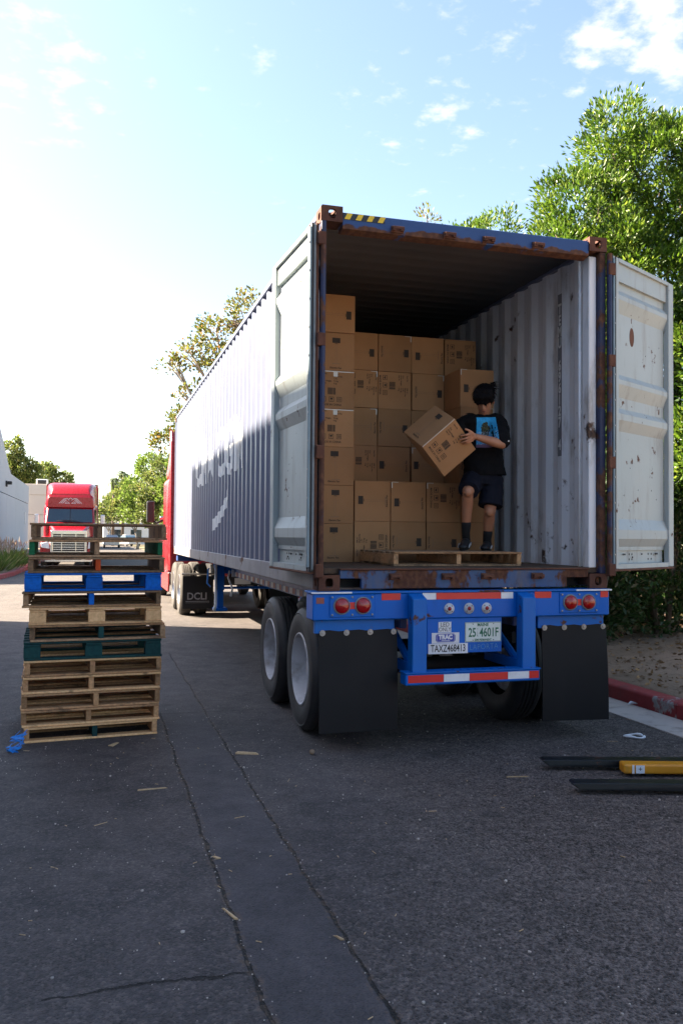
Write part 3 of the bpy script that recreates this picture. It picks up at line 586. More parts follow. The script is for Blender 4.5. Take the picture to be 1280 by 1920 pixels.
for q in range(90):
    a = rng.random()*6.28; rr = rng.uniform(0.08, 0.26); z = rng.uniform(-0.15, 0.15); d = rng.normal(size=3)*0.16; b.tube([(math.cos(a)*rr, math.sin(a)*rr, z), (math.cos(a+0.6)*rr+d[0], math.sin(a+0.6)*rr+d[1], z+d[2]*0.6)], 0.012, 4)
b.build('twigs', M['bark'], nest)
far = [((2.2, 33, 0.2), [((2.3, 33, 6.6), (0.9, 0.9, 0.9)), ((1.6, 33, 5.9), (0.8, 0.8, 0.7)), ((2.6, 33, 5.0), (0.9, 0.9, 0.9))], 'leaf_syc', 110, 24, 0.26, 'thin golden tree beside the near tractor, its twigs showing sky', 0.17),
       ((3.0, 37, 0.2), [((2.9, 37, 4.9), (1.1, 1.0, 1.0)), ((2.3, 37, 3.6), (1.1, 1.0, 1.0)), ((3.4, 37, 3.0), (1.2, 1.0, 1.2)), ((2.2, 37, 2.4), (0.8, 0.8, 0.7))], 'leaf_far2', 240, 42, 0.27, 'dense bright green tree directly beside the near tractor mirror', 0.15),
       ((3.2, 50, 0.2), [((2.6, 50, 5.8), (1.0, 1.0, 1.1)), ((1.9, 50, 4.4), (1.1, 1.0, 1.1)), ((3.2, 50, 4.0), (1.4, 1.2, 1.4)), ((1.6, 50, 3.0), (0.8, 0.8, 0.8))], 'leaf_far', 230, 36, 0.32, 'second green tree along the right of the far road', 0.19),
       ((3.0, 64, 0.2), [((2.6, 64, 6.9), (1.2, 1.2, 1.2)), ((1.6, 64, 5.0), (1.3, 1.2, 1.3)), ((2.9, 64, 4.2), (1.7, 1.5, 1.6)), ((1.2, 64, 3.2), (1.0, 1.0, 0.9))], 'leaf_far2', 220, 34, 0.38, 'third tree along the right of the far road, yellow green', 0.23),
       ((2.6, 84, 0.2), [((1.6, 84, 5.8), (1.4, 1.2, 1.3)), ((0.8, 84, 4.1), (1.2, 1.2, 1.1)), ((2.6, 84, 4.6), (1.8, 1.5, 1.8))], 'leaf_far', 190, 30, 0.45, 'small tree at the far end of the right hand row', 0.28),
       ((0.2, 118, 0.2), [((0.2, 118, 5.0), (2.0, 2, 1.8)), ((-1.2, 120, 4.2), (1.6, 1.5, 1.4)), ((2.0, 118, 6.0), (2.0, 2, 2.0))], 'leaf_far', 170, 28, 0.6, 'farthest hazy tree closing the view beside the oncoming truck', 0.38)]
for i, (b_, lo, mt, nc, pr, cr, lab, lf) in enumerate(far): tree('roadside_tree', lab, b_, lo, 0.13, lf, M[mt], nc, pr, cr, 60+i, bark=M['bark_pale'], group=G3, shell=0.4, aspect=0.6)
left = [((-10.3, 90, 0.2), [((-10.0, 90, 10.2), (0.9, 1, 1.5)), ((-9.3, 90, 8.4), (1.4, 1.3, 1.7)), ((-8.0, 90, 7.6), (1.2, 1.2, 1.3)), ((-10.4, 90, 7.6), (1.5, 1.3, 1.6))], 'tall leafy tree rising behind the sweeping parapet', 260, 30),
        ((-6.8, 96, 0.2), [((-6.9, 96, 8.2), (1.2, 1.2, 1.4)), ((-7.6, 96, 6.9), (1.2, 1.2, 1.1))], 'round tree behind the beige building roof', 120, 30),
        ((-5.2, 97, 0.2), [((-5.0, 97, 7.7), (0.9, 0.9, 1.1)), ((-5.4, 97, 6.4), (1.0, 1.0, 1.0))], 'small tree peeping over the oncoming truck roof', 80, 28)]
for i, (b_, lo, lab, nc, pr) in enumerate(left): tree('background_tree', lab, b_, lo, 0.16, 0.30, M['leaf_far'], nc, pr, 0.40, 80+i, group='trees behind the left buildings', shell=0.4, aspect=0.6)
def palm(x, y, h, lab, seed):
    rng = np.random.default_rng(seed); t = thing('palm_tree', lab, 'palm tree', (x, y, 0), 0, 'two distant palms'); MB().tube([(0, 0, -0.1), (0.05, 0, h*0.5), (0, 0, h)], [0.22, 0.17, 0.15], 8).build('trunk', M['bark'], t, smooth=True)
    for q in range(26):
        a = rng.random()*6.28; el = rng.uniform(-0.7, 1.2); l = rng.uniform(1.1, 1.6); pts = [Vector((math.cos(a)*l*s*math.cos(el), math.sin(a)*l*s*math.cos(el), h + l*s*math.sin(el) - 0.75*l*s*s)) for s in (0, 0.35, 0.7, 1)]
        b = MB(); sd = Vector((-math.sin(a), math.cos(a), 0))
        for i2 in range(3):
            w0, w1 = (0.10, 0.22, 0.18, 0.02)[i2], (0.10, 0.22, 0.18, 0.02)[i2+1]; b.add([pts[i2]-sd*w0, pts[i2]+Vector((0, 0, 0.06)), pts[i2]+sd*w0, pts[i2+1]-sd*w1, pts[i2+1]+Vector((0, 0, 0.06)), pts[i2+1]+sd*w1], [(0, 1, 4, 3), (1, 2, 5, 4)])
        b.build('frond', M['palm'], t)
palm(0.6, 110, 8.6, 'distant palm, left of the pair beyond the road trees', 1); palm(1.9, 112, 9.6, 'distant palm, right and taller of the pair', 2)
# ornamental grass in the island
G4 = 'ornamental grass clumps in the island'
def clump(x, y, s, lab, seed):
    rng = np.random.default_rng(seed); t = thing('grass_clump', lab, 'grass clump', (x, y, 0.13), 0, G4); n = 260
    P = np.column_stack([rng.normal(size=n)*0.22*s, rng.normal(size=n)*0.22*s, np.zeros(n)]); N = np.column_stack([P[:, 0]*1.3+rng.normal(size=n)*0.25, P[:, 1]*1.3+rng.normal(size=n)*0.25, np.full(n, 1.0)]); leaves('blades', P, N, 0.85*s, M['grass'], t, rng, 0.05, droop=0.12)
    n = 60; P = np.column_stack([rng.normal(size=n)*0.35*s, rng.normal(size=n)*0.35*s, rng.uniform(0.6, 0.95, n)*s]); N = np.column_stack([rng.normal(size=(n, 2))*0.3, np.ones(n)]); leaves('plumes', P, N, 0.28*s, M['plume'], t, rng, 0.16)['kind'] = 'stuff'
for i, (x, yy, s, lab) in enumerate([(-5.35, 28.2, 1.0, 'green grass clump with pale plumes nearest on the island'), (-5.3, 30.2, 1.15, 'second grass clump along the island kerb'), (-5.15, 32.4, 1.1, 'third grass clump along the island kerb'), (-5.1, 34.8, 1.0, 'fourth grass clump beside the pallet stack'), (-6.3, 31.5, 1.2, 'grass clump set back towards the grey wall'), (-6.1, 36.5, 1.1, 'farthest grass clump in front of the grey wall')]): clump(x, yy, s, lab, 90+i)
# leaf litter on the bed
rng = np.random.default_rng(3); n = 2600; px = 3.75 + rng.random(n)**1.3*4.5; py = rng.uniform(-3, 5, n); P = np.array([(a, b, hgt(a, b)+0.012) for a, b in zip(px, py)]); N = np.column_stack([rng.normal(size=(n, 2)), rng.normal(size=n)*0.18])
tag(leaves('leaf_litter', P, N, 0.065, M['litter'], None, rng, 0.5), 'dry brown leaves scattered over the soil of the right bed', 'leaf litter', kind='stuff')

# ------------------------------------------------------------------ shipping container (local: rear left bottom corner, X right, Y forward)
CW, CH, CL = 2.438, 2.896, 12.192
cont = thing('shipping_container', 'open navy corrugated shipping container with rusty corners on the blue chassis', 'container', (0, 0, ZC))
BP = []          # corrugation breakpoints (y, inward depth)
y = 0.20
while y < CL-0.30:
    BP += [(y, 0.0), (y+0.072, 0.0), (y+0.140, 0.036), (y+0.210, 0.036)]; y += 0.278
BP += [(y, 0.0), (CL-0.15, 0.0)]
def cor(yy):
    for (a, da), (b, db) in zip(BP, BP[1:]):
        if a <= yy <= b: return da + (db-da)*(yy-a)/(b-a)
    return 0.0
def corr_wall(name, X0, sgn, mat, off, z0, z1, flip=False):
    vs = []; fs = []
    for (yy, d) in BP:
        x = X0 + sgn*(d+off); vs += [(x, yy, z0), (x, yy, z1)]
    for i in range(len(BP)-1):
        q = (2*i, 2*i+1, 2*i+3, 2*i+2); fs.append(q if not flip else q[::-1])
    return mesh_obj(name, vs, fs, mat, cont)
corr_wall('side_wall', 0.012, 1, M['navy'], 0.0, 0.155, 2.842); corr_wall('side_wall_lining', 0.012, 1, M['in_grey'], 0.005, 0.155, 2.842, True)
corr_wall('side_wall', CW-0.012, -1, M['navy'], 0.0, 0.155, 2.842, True); corr_wall('side_wall_lining', CW-0.012, -1, M['in_grey'], 0.005, 0.155, 2.842)
# roof with cross corrugations
vs = []; fs = []; ry = [0.16]; rz = [2.872]; yy = 0.30; i = 0
while yy < CL-0.3:
    for d, z in ((0, 2.872), (0.10, 2.872), (0.13, 2.867), (0.18, 2.867)): ry.append(yy+d); rz.append(z)
    yy += 0.209
ry.append(CL-0.1); rz.append(2.872)
for a, z in zip(ry, rz): vs += [(0.05, a, z), (CW-0.05, a, z)]
for i in range(len(ry)-1): fs.append((2*i, 2*i+2, 2*i+3, 2*i+1))
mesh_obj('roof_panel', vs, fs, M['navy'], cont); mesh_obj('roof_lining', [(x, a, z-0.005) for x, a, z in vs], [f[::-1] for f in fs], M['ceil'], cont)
for x0 in (0.0, CW-0.06):
    MB().box(x0, x0+0.06, 0.178, CL-0.178, 2.838, 2.890).build('top_side_rail', M['navy'], cont, bevel=0.004)
    MB().box(x0 - (0.0 if x0 < 1 else -0.005), x0+(0.055 if x0 < 1 else 0.06), 0.178, CL-0.178, 0.002, 0.155).build('bottom_side_rail', M['rail_grey'], cont, bevel=0.006)
MB().box(0.06, CW-0.06, CL-0.12, CL-0.06, 0.15, 2.86).build('front_wall', M['navy'], cont); MB().box(0.058, CW-0.058, CL-0.128, CL-0.122, 0.15, 2.85).build('front_wall_lining', M['in_grey'], cont)
for i in range(8):
    w = (CW-0.10)/8; MB().box(0.05+i*w+0.002, 0.05+(i+1)*w-0.002, 0.06, CL-0.13, 0.125, 0.168).build('floor_board', M['floor_ply'], cont, bevel=0.002)
for i in range(30):
    yy = 0.4+i*0.39
    if yy < CL-0.3: MB().box(0.06, CW-0.06, yy, yy+0.05, 0.006, 0.122).build('cross_member', M['rail_grey'], cont)
# corner castings with real hand holes
def holed(mb, fr, w, h, t, rx, ry, n=20):
    k = len(mb.v); out = []
    for i in range(n):
        a = 2*math.pi*(i+0.5)/n; c, s = math.cos(a), math.sin(a); m = 1/max(abs(c), abs(s)); out.append((c*m*w/2, s*m*h/2))
        # corners get snapped so that the plate stays rectangular
    def snap(p):
        x, y_ = p
        if abs(abs(x)-w/2) < w*0.09 and abs(abs(y_)-h/2) < h*0.09: return (math.copysign(w/2, x), math.copysign(h/2, y_))
        return p
    for c in (0.0, -t):
        for i in range(n):
            a = 2*math.pi*(i+0.5)/n; o_ = snap(out[i]); mb.v.append(tuple(fr(o_[0], o_[1], c)))
            mb.v.append(tuple(fr(rx*math.copysign(abs(math.cos(a))**0.7, math.cos(a)), ry*math.copysign(abs(math.sin(a))**0.7, math.sin(a)), c)))
    for i in range(n):
        j = (i+1) % n
        mb.f.append((k+2*i, k+2*j, k+2*j+1, k+2*i+1)); mb.f.append((k+2*n+2*i+1, k+2*n+2*j+1, k+2*n+2*j, k+2*n+2*i)); mb.f.append((k+2*i+1, k+2*j+1, k+2*n+2*j+1, k+2*n+2*i+1)); mb.f.append((k+2*i, k+2*n+2*i, k+2*n+2*j, k+2*j))
def casting(xs, ys, zs):
    x0 = 0 if xs < 0 else CW-0.162; y0 = 0 if ys < 0 else CL-0.178; z0 = 0 if zs < 0 else CH-0.118; b = MB(); X1, Y1, Z1 = x0+0.162, y0+0.178, z0+0.118; t = 0.026; cx, cy, cz = x0+0.081, y0+0.089, z0+0.059
    fy, fx = (y0, (0, -1, 0)), 0
    if ys < 0: holed(b, frame((cx, y0, cz), (1, 0, 0), (0, 0, 1)), 0.162, 0.118, t, 0.030, 0.036); b.box(x0+t, X1-t, Y1-t, Y1, z0+t, Z1-t)
    else: holed(b, frame((cx, Y1, cz), (-1, 0, 0), (0, 0, 1)), 0.162, 0.118, t, 0.030, 0.036); b.box(x0+t, X1-t, y0, y0+t, z0+t, Z1-t)
    if xs < 0: holed(b, frame((x0, cy, cz), (0, -1, 0), (0, 0, 1)), 0.178-2*0.0005, 0.118-0.001, t, 0.032, 0.028); b.box(X1-t, X1-0.0006, y0+t, Y1-0.0006, z0+t, Z1-t)
    else: holed(b, frame((X1, cy, cz), (0, 1, 0), (0, 0, 1)), 0.178-0.001, 0.117, t, 0.032, 0.028); b.box(x0+0.0006, x0+t, y0+t, Y1-0.0006, z0+t, Z1-t)
    b.box(x0+0.001, X1-0.001, y0+0.001, Y1-0.001, z0+0.001, z0+0.02) if zs > 0 else b.box(x0+0.001, X1-0.001, y0+0.001, Y1-0.001, Z1-0.02, Z1-0.001)
    if zs > 0: holed(b, frame((cx, cy, Z1+0.0008), (1, 0, 0), (0, 1, 0)), 0.161, 0.177, 0.02, 0.035, 0.055)
    return b.build('corner_casting', M['rust'], cont)
for xs in (-1, 1):
    for ys in (-1, 1):
        for zs in (-1, 1): casting(xs, ys, zs)
# posts
for xs in (-1, 1):
    x0 = 0.003 if xs < 0 else CW-0.062
    MB().box(x0, x0+(0.034 if xs < 0 else 0.058), 0.008, 0.10, 0.118, 2.778).build('corner_post', M['post'], cont, bevel=0.006)
    xi = (0.040, 0.060) if xs < 0 else (CW-0.135, CW-0.064)
    if xs > 0: MB().box(xi[0], xi[1], 0.055, 0.15, 0.165, 2.75).build('post_lining', M['in_grey'], cont, bevel=0.006)
    xl = 0.066 if xs < 0 else CW-0.160
    if xs > 0: MB().tube([(xl+0.009, 0.17, 0.17), (xl+0.009, 0.17, 2.74)], 0.012, 8).build('lashing_bar', M['in_grey'], cont, smooth=True)
    for q in range(5 if xs > 0 else 0):
        z = 0.45+q*0.5; MB().box(xl-0.004, xl+0.03, 0.165, 0.20, z, z+0.018).build('lashing_ring', M['in_grey'], cont)
    b = MB(); xh = 0.006 if xs < 0 else CW+0.010      # hinge pin beside the post
    b.tube([(xh, -0.024, 0.13), (xh, -0.024, 2.76)], 0.021, 10); b.build('hinge_pin', M['post'], cont, auto=0.6)
    for z in (0.10, 0.98, 1.82, 2.58):
        MB().box(*((xh-0.045, xh+0.018) if xs < 0 else (xh-0.018, xh+0.045)), -0.048, 0.006, z, z+0.10).build('hinge_lug', M['rust'], cont, bevel=0.006)
    x0 = 0.0 if xs < 0 else CW-0.06; MB().box(x0, x0+0.06, CL-0.06, CL-0.005, 0.118, 2.778).build('corner_post', M['navy'], cont, bevel=0.006)
# header, hazard stripes, sill with fork pockets
MB().prism([(0.012, 2.735), (0.012, 2.858), (0.10, 2.868), (0.14, 2.868), (0.14, 2.735), (0.09, 2.715)], 'x', 0.164, CW-0.164).build('door_header', M['header_blue'], cont, bevel=0.003)
b = MB(); b.prism([(0.168, 2.806), (0.50, 2.806), (0.50, 2.856), (0.168, 2.856)], 'y', 0.009, 0.0115); b.build('hazard_stripe_base', M['black_hazard'], cont)
b = MB()
for q in range(4):
    x = 0.176+q*0.088; b.add([(x, 0.0075, 2.808), (x+0.042, 0.0075, 2.808), (x+0.066, 0.0075, 2.854), (x+0.024, 0.0075, 2.854)], [(0, 1, 2, 3)])
flat(b, 'hazard_stripe', M['yellow_hazard'], cont)
MB().prism([(0.165, 0.152), (0.165, 0.09), (0.335, 0.09), (0.335, 0.012), (2.075, 0.012), (2.075, 0.09), (CW-0.165, 0.09), (CW-0.165, 0.152)], 'y', 0.012, 0.055).build('door_sill', M['sill_blue'], cont, bevel=0.004)
MB().box(0.165, CW-0.165, 0.0, 0.058, 0.153, 0.166).build('sill_plate', M['rust'], cont, bevel=0.003)
MB().box(0.17, CW-0.17, 0.20, 0.21, 0.01, 0.12).build('sill_backing', M['dark'], cont)
for x in (0.60, 1.03, 1.365, 1.803):
    for z, nm in ((2.765, 'cam_keeper'), (0.098, 'cam_keeper')):
        b = MB(); b.box(x-0.05, x+0.05, -0.002, 0.011, z-0.02, z+0.03); b.box(x-0.046, x-0.022, -0.03, -0.003, z-0.012, z+0.02); b.box(x+0.022, x+0.046, -0.03, -0.003, z-0.012, z+0.02); b.box(x-0.046, x+0.046, -0.034, -0.031, z+0.0, z+0.02); b.build(nm, M['rust'], cont, bevel=0.004)
# lettering painted over the corrugation of the left side
def side_paint(name, v, f, X0=0.012):
    bm = bmesh.new(); vv = [bm.verts.new((0, p[0], p[1])) for p in v]
    for q in f:
        try: bm.faces.new([vv[i] for i in q])
        except ValueError: pass
    for (a, _) in BP: bmesh.ops.bisect_plane(bm, geom=bm.verts[:]+bm.edges[:]+bm.faces[:], plane_co=(0, a, 0), plane_no=(0, 1, 0), dist=1e-6)
    for p in bm.verts: p.co.x = X0 + cor(p.co.y) - 0.0035
    bmesh.ops.recalc_face_normals(bm, faces=bm.faces); me = bpy.data.meshes.new(name); bm.to_mesh(me); bm.free(); me.materials.append(M['side_white']); return link(bpy.data.objects.new(name, me), cont)
tv, tf = text_raw('CMA CGM', 1.0, 1.0, 0.034, 1.12)
xs_ = [p[0] for p in tv]; ys_ = [p[1] for p in tv]; sx = 4.75/(max(xs_)-min(xs_)); sy = 0.70/(max(ys_)-min(ys_)); mxx = (max(xs_)+min(xs_))/2; mny = min(ys_)
side_paint('side_lettering', [(5.92-(x-mxx)*sx, 1.17+(yv-mny)*sy) for x, yv in tv], tf)
sw = [(6.10, 0.46), (5.8, 0.50), (5.4, 0.58), (5.0, 0.70), (4.65, 0.86), (4.65, 1.00), (5.0, 0.85), (5.4, 0.74), (5.8, 0.66), (6.10, 0.63)]
side_paint('side_swoosh', sw, [(0, 1, 8, 9), (1, 2, 7, 8), (2, 3, 6, 7), (3, 4, 5, 6)])
# stencilled number down the right inner wall, on an inner flat
yf = [a for a, d in BP if d > 0.03]; yflat = yf[2]+0.035 if len(yf) > 3 else 0.55
fr = frame((CW-0.012-0.036-0.0075, yflat, 0), (0, -1, 0), (0, 0, 1)); b = MB(); z = 2.46
for ch in 'TEMU 696127 4':
    if ch != ' ': b = MB(); add_text(b, ch, 0.126, fr, 0, z, 0, 0.70, 0.005); flat(b, 'stencilled_character', M['stencil'], cont)
    z -= 0.102
b = MB(); add_rect(b, frame((CW-0.012-0.036-0.0062, yflat, 0), (0, -1, 0), (0, 0, 1)), -0.034, 0.034, 1.14, 2.60); flat(b, 'number_stripe', M['stripe'], cont)

# doors (local: u = +x from the hinge, inside face towards -y, z up)
PROF = [(0, 0), (.012, 0), (.0125, -.022), (.070, -.022), (.0705, -.05), (.095, -.05), (.115, -.012), (.130, -.012), (.170, -.05), (.37, -.05), (.39, -.012), (.405, -.012), (.445, -.05), (.48, -.05), (.50, -.012), (.52, -.012), (.555, -.05), (.84, -.05), (.875, -.012), (.904, -.012), (.93, -.05), (.942, -.05), (.9425, -.065), (.985, -.065), (.9855, -.004), (1, -.004)]
DH, DW = 2.60, 1.165
def make_door(lab, mirror):
    s = -1 if mirror else 1      # mirrored doors run along -x
    X = lambda a, b: (min(s*a, s*b), max(s*a, s*b))
    b = MB(); fr_w = 0.10
    for (a, c) in ((0.012, 0.012+fr_w), (DW-fr_w, DW)): b.box(*X(a, c), 0.0, 0.05, 0, DH)
    d = b.build('door', M['door_grey'], cont, bevel=0.005); d['label'] = lab
    vs = []; fs = []
    for f_, dp in PROF:
        z = DH*(1-f_); vs += [(s*(0.113), -dp, z), (s*(DW-fr_w-0.001), -dp, z)]
    for i in range(len(PROF)-1): fs.append((2*i, 2*i+1, 2*i+3, 2*i+2) if s < 0 else (2*i, 2*i+2, 2*i+3, 2*i+1))
    mesh_obj('door_panel', vs, fs, M['door_grey'], d)
    vo = []; 
    for z in (0, DH): vo += [(s*0.113, 0.071, z), (s*(DW-fr_w-0.001), 0.071, z)]
    mesh_obj('outer_skin', vo, [(0, 1, 3, 2) if s > 0 else (0, 2, 3, 1)], M['navy'], d)
    MB().box(*X(0.112, DW-fr_w), 0.001, 0.069, DH-0.004, DH).build('top_edge', M['rust'], d); MB().box(*X(0.0, DW), -0.003, 0.055, -0.02, -0.001).build('bottom_seal', M['rust'], d, bevel=0.004)
    # gasket strips on the hinge edge and free edge
    b = MB(); b.box(*X(-0.010, 0.010), -0.020, -0.002, 0.03, DH-0.03); b.build('hinge_gasket', M['gasket_blue'], d, bevel=0.005)
    MB().box(*X(-0.004, 0.0105), -0.0015, 0.012, 0.0, DH).build('gasket_channel', M['dark'], d); MB().box(*X(-0.010, 0.0105), 0.0125, 0.032, 0.01, DH-0.01).build('hinge_gasket', M['gasket'], d, bevel=0.005); MB().box(*X(-0.007, 0.0105), 0.0325, 0.052, 0.0, DH).build('edge_strip', M['rust'], d, bevel=0.003)
    b = MB(); b.box(*X(0.030, 0.038), -0.012, -0.001, 0.02, DH-0.02); b.build('gasket_lip', M['dark'], d); MB().box(*X(0.041, 0.052), -0.006, -0.001, 0.0, DH).build('rust_streak', M['rust'], d)
    b = MB()
    for q in range(12): b.disc((s*(-0.001), -0.0225, 0.12+q*0.212), 0.008, 'y', 8, 0.004)
    b.build('gasket_rivets', M['zinc'], d)
    for u in (0.34, 0.84):
        b = MB(); b.tube([(s*u, 0.088, 0.03), (s*u, 0.088, DH+0.015)], 0.015, 8); b.box(*X(u-0.035, u+0.035), 0.072, 0.104, DH+0.012, DH+0.04); b.box(*X(u-0.035, u+0.035), 0.072, 0.104, 0.0, 0.03); b.build('locking_rod', M['rust'], d)
    b = MB()
    for (u, fz) in ((0.42, 0.955), (0.47, 0.955), (0.42, 0.972), (0.47, 0.972), (0.78, 0.955), (0.84, 0.955), (0.78, 0.972), (0.84, 0.972)): b.disc((s*u, -0.066+0.13, DH*(1-fz)), 0.010, 'y', 8, 0.01)
    rr = random.Random(3 if mirror else 9)
    for q in range(16):
        u, z = rr.uniform(0.18, 1.0), DH*rr.choice([rr.uniform(.2, .36), rr.uniform(.58, .82), .035, .045]); b.disc((s*u, (0.05 if z < DH*0.9 else 0.022), z), 0.008, 'y', 7, 0.006)
    b.build('bolt_marks', M['dark'], d); return d
dl = make_door('sunlit left door folded back along the container side', True)
dr = make_door('pale grey right door swung wide open', False)
# right door: runs to the right and back, inside towards the camera
dr.location = (2.478, -0.02, 0.155); dr.rotation_euler = (0, 0, R(29))
# left door: runs along +Y outside the wall, inside face to -X : local -x axis must point to (+Y, slightly -X)
dl.location = (-0.078, -0.012, 0.145); dl.rotation_euler = (0, 0, R(-90+3.2))
b = MB(); b.disc((0.44, 0.0485, DH*(1-0.235)), 0.055, 'y', 18, 0.003); o = b.build('dark_stain', M['rust'], dr); o.scale = (0.75, 1, 1.5); o.location = (0.11, 0, -0.99)

# ------------------------------------------------------------------ chassis (world coordinates from its rear left ground corner)
ch = thing('container_chassis', 'bright blue container chassis trailer with twin axles and black mudflaps', 'trailer', (0, 0, 0))
BX0, BX1 = -0.055, 2.43
bm_ = MB().box(BX0, BX1, -0.045, 0.16, 0.995, 1.192).build('rear_beam', M['blue'], ch, bevel=0.008)
MB().box(BX0-0.012, BX1+0.012, -0.055, 0.17, 1.193, 1.207).build('beam_cap', M['blue_worn'], ch, bevel=0.002)
for x0, x1 in ((-0.07, 0.24), (2.12, 2.445)): MB().box(x0, x1, -0.058, -0.0555, 1.194, 1.206).build('cap_edge_tape', M['white_tape'], ch)
for x0 in (0.685, 1.592):
    b = MB(); b.prism([(-0.048, 1.19), (-0.15, 1.155), (-0.15, 0.545), (-0.048, 0.545)], 'x', x0, x0+0.115); b.build('upright', M['blue_worn'], ch, bevel=0.006)
    MB().box(x0+0.01, x0+0.04, -0.045, 0.55, 0.58, 0.66).build('bumper_brace', M['blue'], ch, bevel=0.004)
    MB().tube([(x0+0.06, -0.02, 0.60), (x0+0.06, 0.75, 1.02)], 0.03, 8).build('bumper_stay', M['blue'], ch)
b = MB().box(0.625, 1.735, -0.165, -0.05, 0.512, 0.60); b.build('underride_bar', M['blue'], ch, bevel=0.008)
b = MB().box(0.62, 1.74, -0.172, -0.045, 0.601, 0.609); lip = b.build('bar_lip', M['blue_worn'], ch)
b = MB()
for q in range(9): b.obox((0.98+q*0.062, -0.11, 0.613), (0.02, 0.012, 0.002), Matrix.Rotation(0.5, 3, 'Z'))
b.build('tread_marks', M['blue'], lip)
def tape(x0, x1, z0, z1, yv, mat, nm='reflective_tape', par=ch):
    b = MB(); fr = frame((0, yv, 0), (1, 0, 0), (0, 0, 1)); add_rect(b, fr, x0, x1, z0, z1); return flat(b, nm, mat, par)
yb = -0.0475
for x0, x1, m in ((0.80, 0.915, 'white_tape'), (0.915, 1.46, 'red_tape'), (1.46, 1.565, 'white_tape'), (0.474, 0.627, 'red_tape'), (1.752, 1.90, 'red_tape'), (2.345, 2.418, 'red_tape')): tape(x0+0.001, x1-0.001, 1.140, 1.190, yb, M[m])
tape(-0.03, 0.03, 1.12, 1.165, yb, M['old_red'])
yb2 = -0.1675
for x0, x1, m in ((0.645, 0.93, 'red_tape'), (0.93, 1.14, 'white_tape'), (1.14, 1.46, 'red_tape'), (1.46, 1.64, 'white_tape'), (1.64, 1.725, 'red_tape')): tape(x0+0.001, x1-0.001, 0.532, 0.588, yb2, M[m])
# tail lamp clusters
for xc in (0.245, 2.148):
    p = MB().box(xc-0.175, xc+0.175, -0.053, -0.0455, 1.018, 1.183).build('lamp_panel', M['blue'], ch, bevel=0.004)
    b = MB(); 
    for sx_ in (-0.155, 0.0, 0.155):
        for z in (1.036, 1.166): b.lathe([(0.0001, 0.008), (0.006, 0.007), (0.009, 0)], (xc+sx_, -0.0535, z), 'y', 10, -1)
    b.build('panel_bolts', M['zinc'], p)
    for dx in (-0.082, 0.082):
        l_ = MB().lathe([(0.0001, 0.024), (0.045, 0.021), (0.054, 0.014), (0.057, 0.0)], (xc+dx, -0.0535, 1.103), 'y', 28, -1).build('tail_lamp', M['lens'], ch, smooth=True)
        MB().lathe([(0.057, 0.012), (0.063, 0.012), (0.066, 0.0)], (xc+dx, -0.0535, 1.103), 'y', 28, -1).build('lamp_bezel', M['gasket'], l_, smooth=True)
    tape(xc-0.022, xc+0.022, 1.078, 1.128, -0.0545, M['red_tape'], 'reflector')
for xc in (1.023, 1.188, 1.337):
    l_ = MB().lathe([(0.0001, 0.010), (0.040, 0.008), (0.043, 0.0)], (xc, -0.046, 1.068), 'y', 24, -1).build('marker_lamp', M['rim'], ch, smooth=True)
    MB().lathe([(0.0001, 0.014), (0.012, 0.012), (0.016, 0.003)], (xc, -0.053, 1.068), 'y', 14, -1).build('marker_lens', M['lens'], l_, smooth=True)
    b = MB()
    for q in range(4):
        a = q*1.57+0.78; b.disc((xc+0.029*math.cos(a), -0.0552, 1.068+0.029*math.sin(a)), 0.0045, 'y', 8, 0.002)
    b.build('marker_screws', M['rust'], l_)
# number panel with plate and stickers
MB().box(0.848, 1.475, -0.030, -0.022, 0.725, 0.994).build('number_panel', M['blue'], ch, bevel=0.003)
def sticker(name, x0, x1, z0, z1, mat=None):
    fr = frame((0, -0.0325, 0), (1, 0, 0), (0, 0, 1)); return MB().box(x0, x1, -0.034, -0.0305, z0, z1).build(name, mat or M['white_paint'], ch)
ft = frame((0, -0.0352, 0), (1, 0, 0), (0, 0, 1))
s_ = sticker('led_sticker', 0.94, 1.046, 0.886, 0.966); b = MB(); add_text(b, 'LED', 0.046, ft, 0.993, 0.944, 0, 0.95); add_text(b, 'ONLY', 0.043, ft, 0.993, 0.907, 0, 0.88); flat(b, 'lettering', M['black_ink'], s_)
s_ = sticker('logo_sticker', 0.886, 1.113, 0.802, 0.883); b = MB(); 
def octo(mb, x0, x1, z0, z1, k, fr): mb.add([fr(x0+k, z0), fr(x1-k, z0), fr(x1, z0+k*1.2), fr(x1, z1-k*1.2), fr(x1-k, z1), fr(x0+k, z1), fr(x0, z1-k*1.2), fr(x0, z0+k*1.2)], [tuple(range(8))])
octo(b, 0.918, 1.080, 0.810, 0.876, 0.012, ft); flat(b, 'logo_field', M['logo_blue'], s_)
f2 = frame((0, -0.0360, 0), (1, 0, 0), (0, 0, 1)); b = MB(); add_text(b, 'TRAC', 0.046, f2, 0.999, 0.848, 0, 0.95, 0.003); add_rect(b, f2, 0.965, 1.035, 0.821, 0.825)
add_ring(b, f2, 0.926, 1.072, 0.814, 0.872, 0.0018); flat(b, 'lettering', M['white_paint'], s_)
s_ = sticker('unit_number_sticker', 0.858, 1.185, 0.722, 0.800); b = MB(); add_text(b, 'TAXZ468413', 0.078, ft, 1.022, 0.761, 0, 0.66, 0.001); flat(b, 'lettering', M['black_ink'], s_)
s_ = sticker('license_plate', 1.162, 1.468, 0.806, 0.958, M['plate']); b = MB(); add_ring(b, ft, 1.164, 1.466, 0.808, 0.956, 0.003); add_text(b, 'MAINE', 0.034, ft, 1.312, 0.937, 0, 0.95, 0.001); add_text(b, '25', 0.096, ft, 1.222, 0.876, 0, 0.68, 0.002); add_text(b, '4601F', 0.096, ft, 1.364, 0.876, 0, 0.68, 0.002)
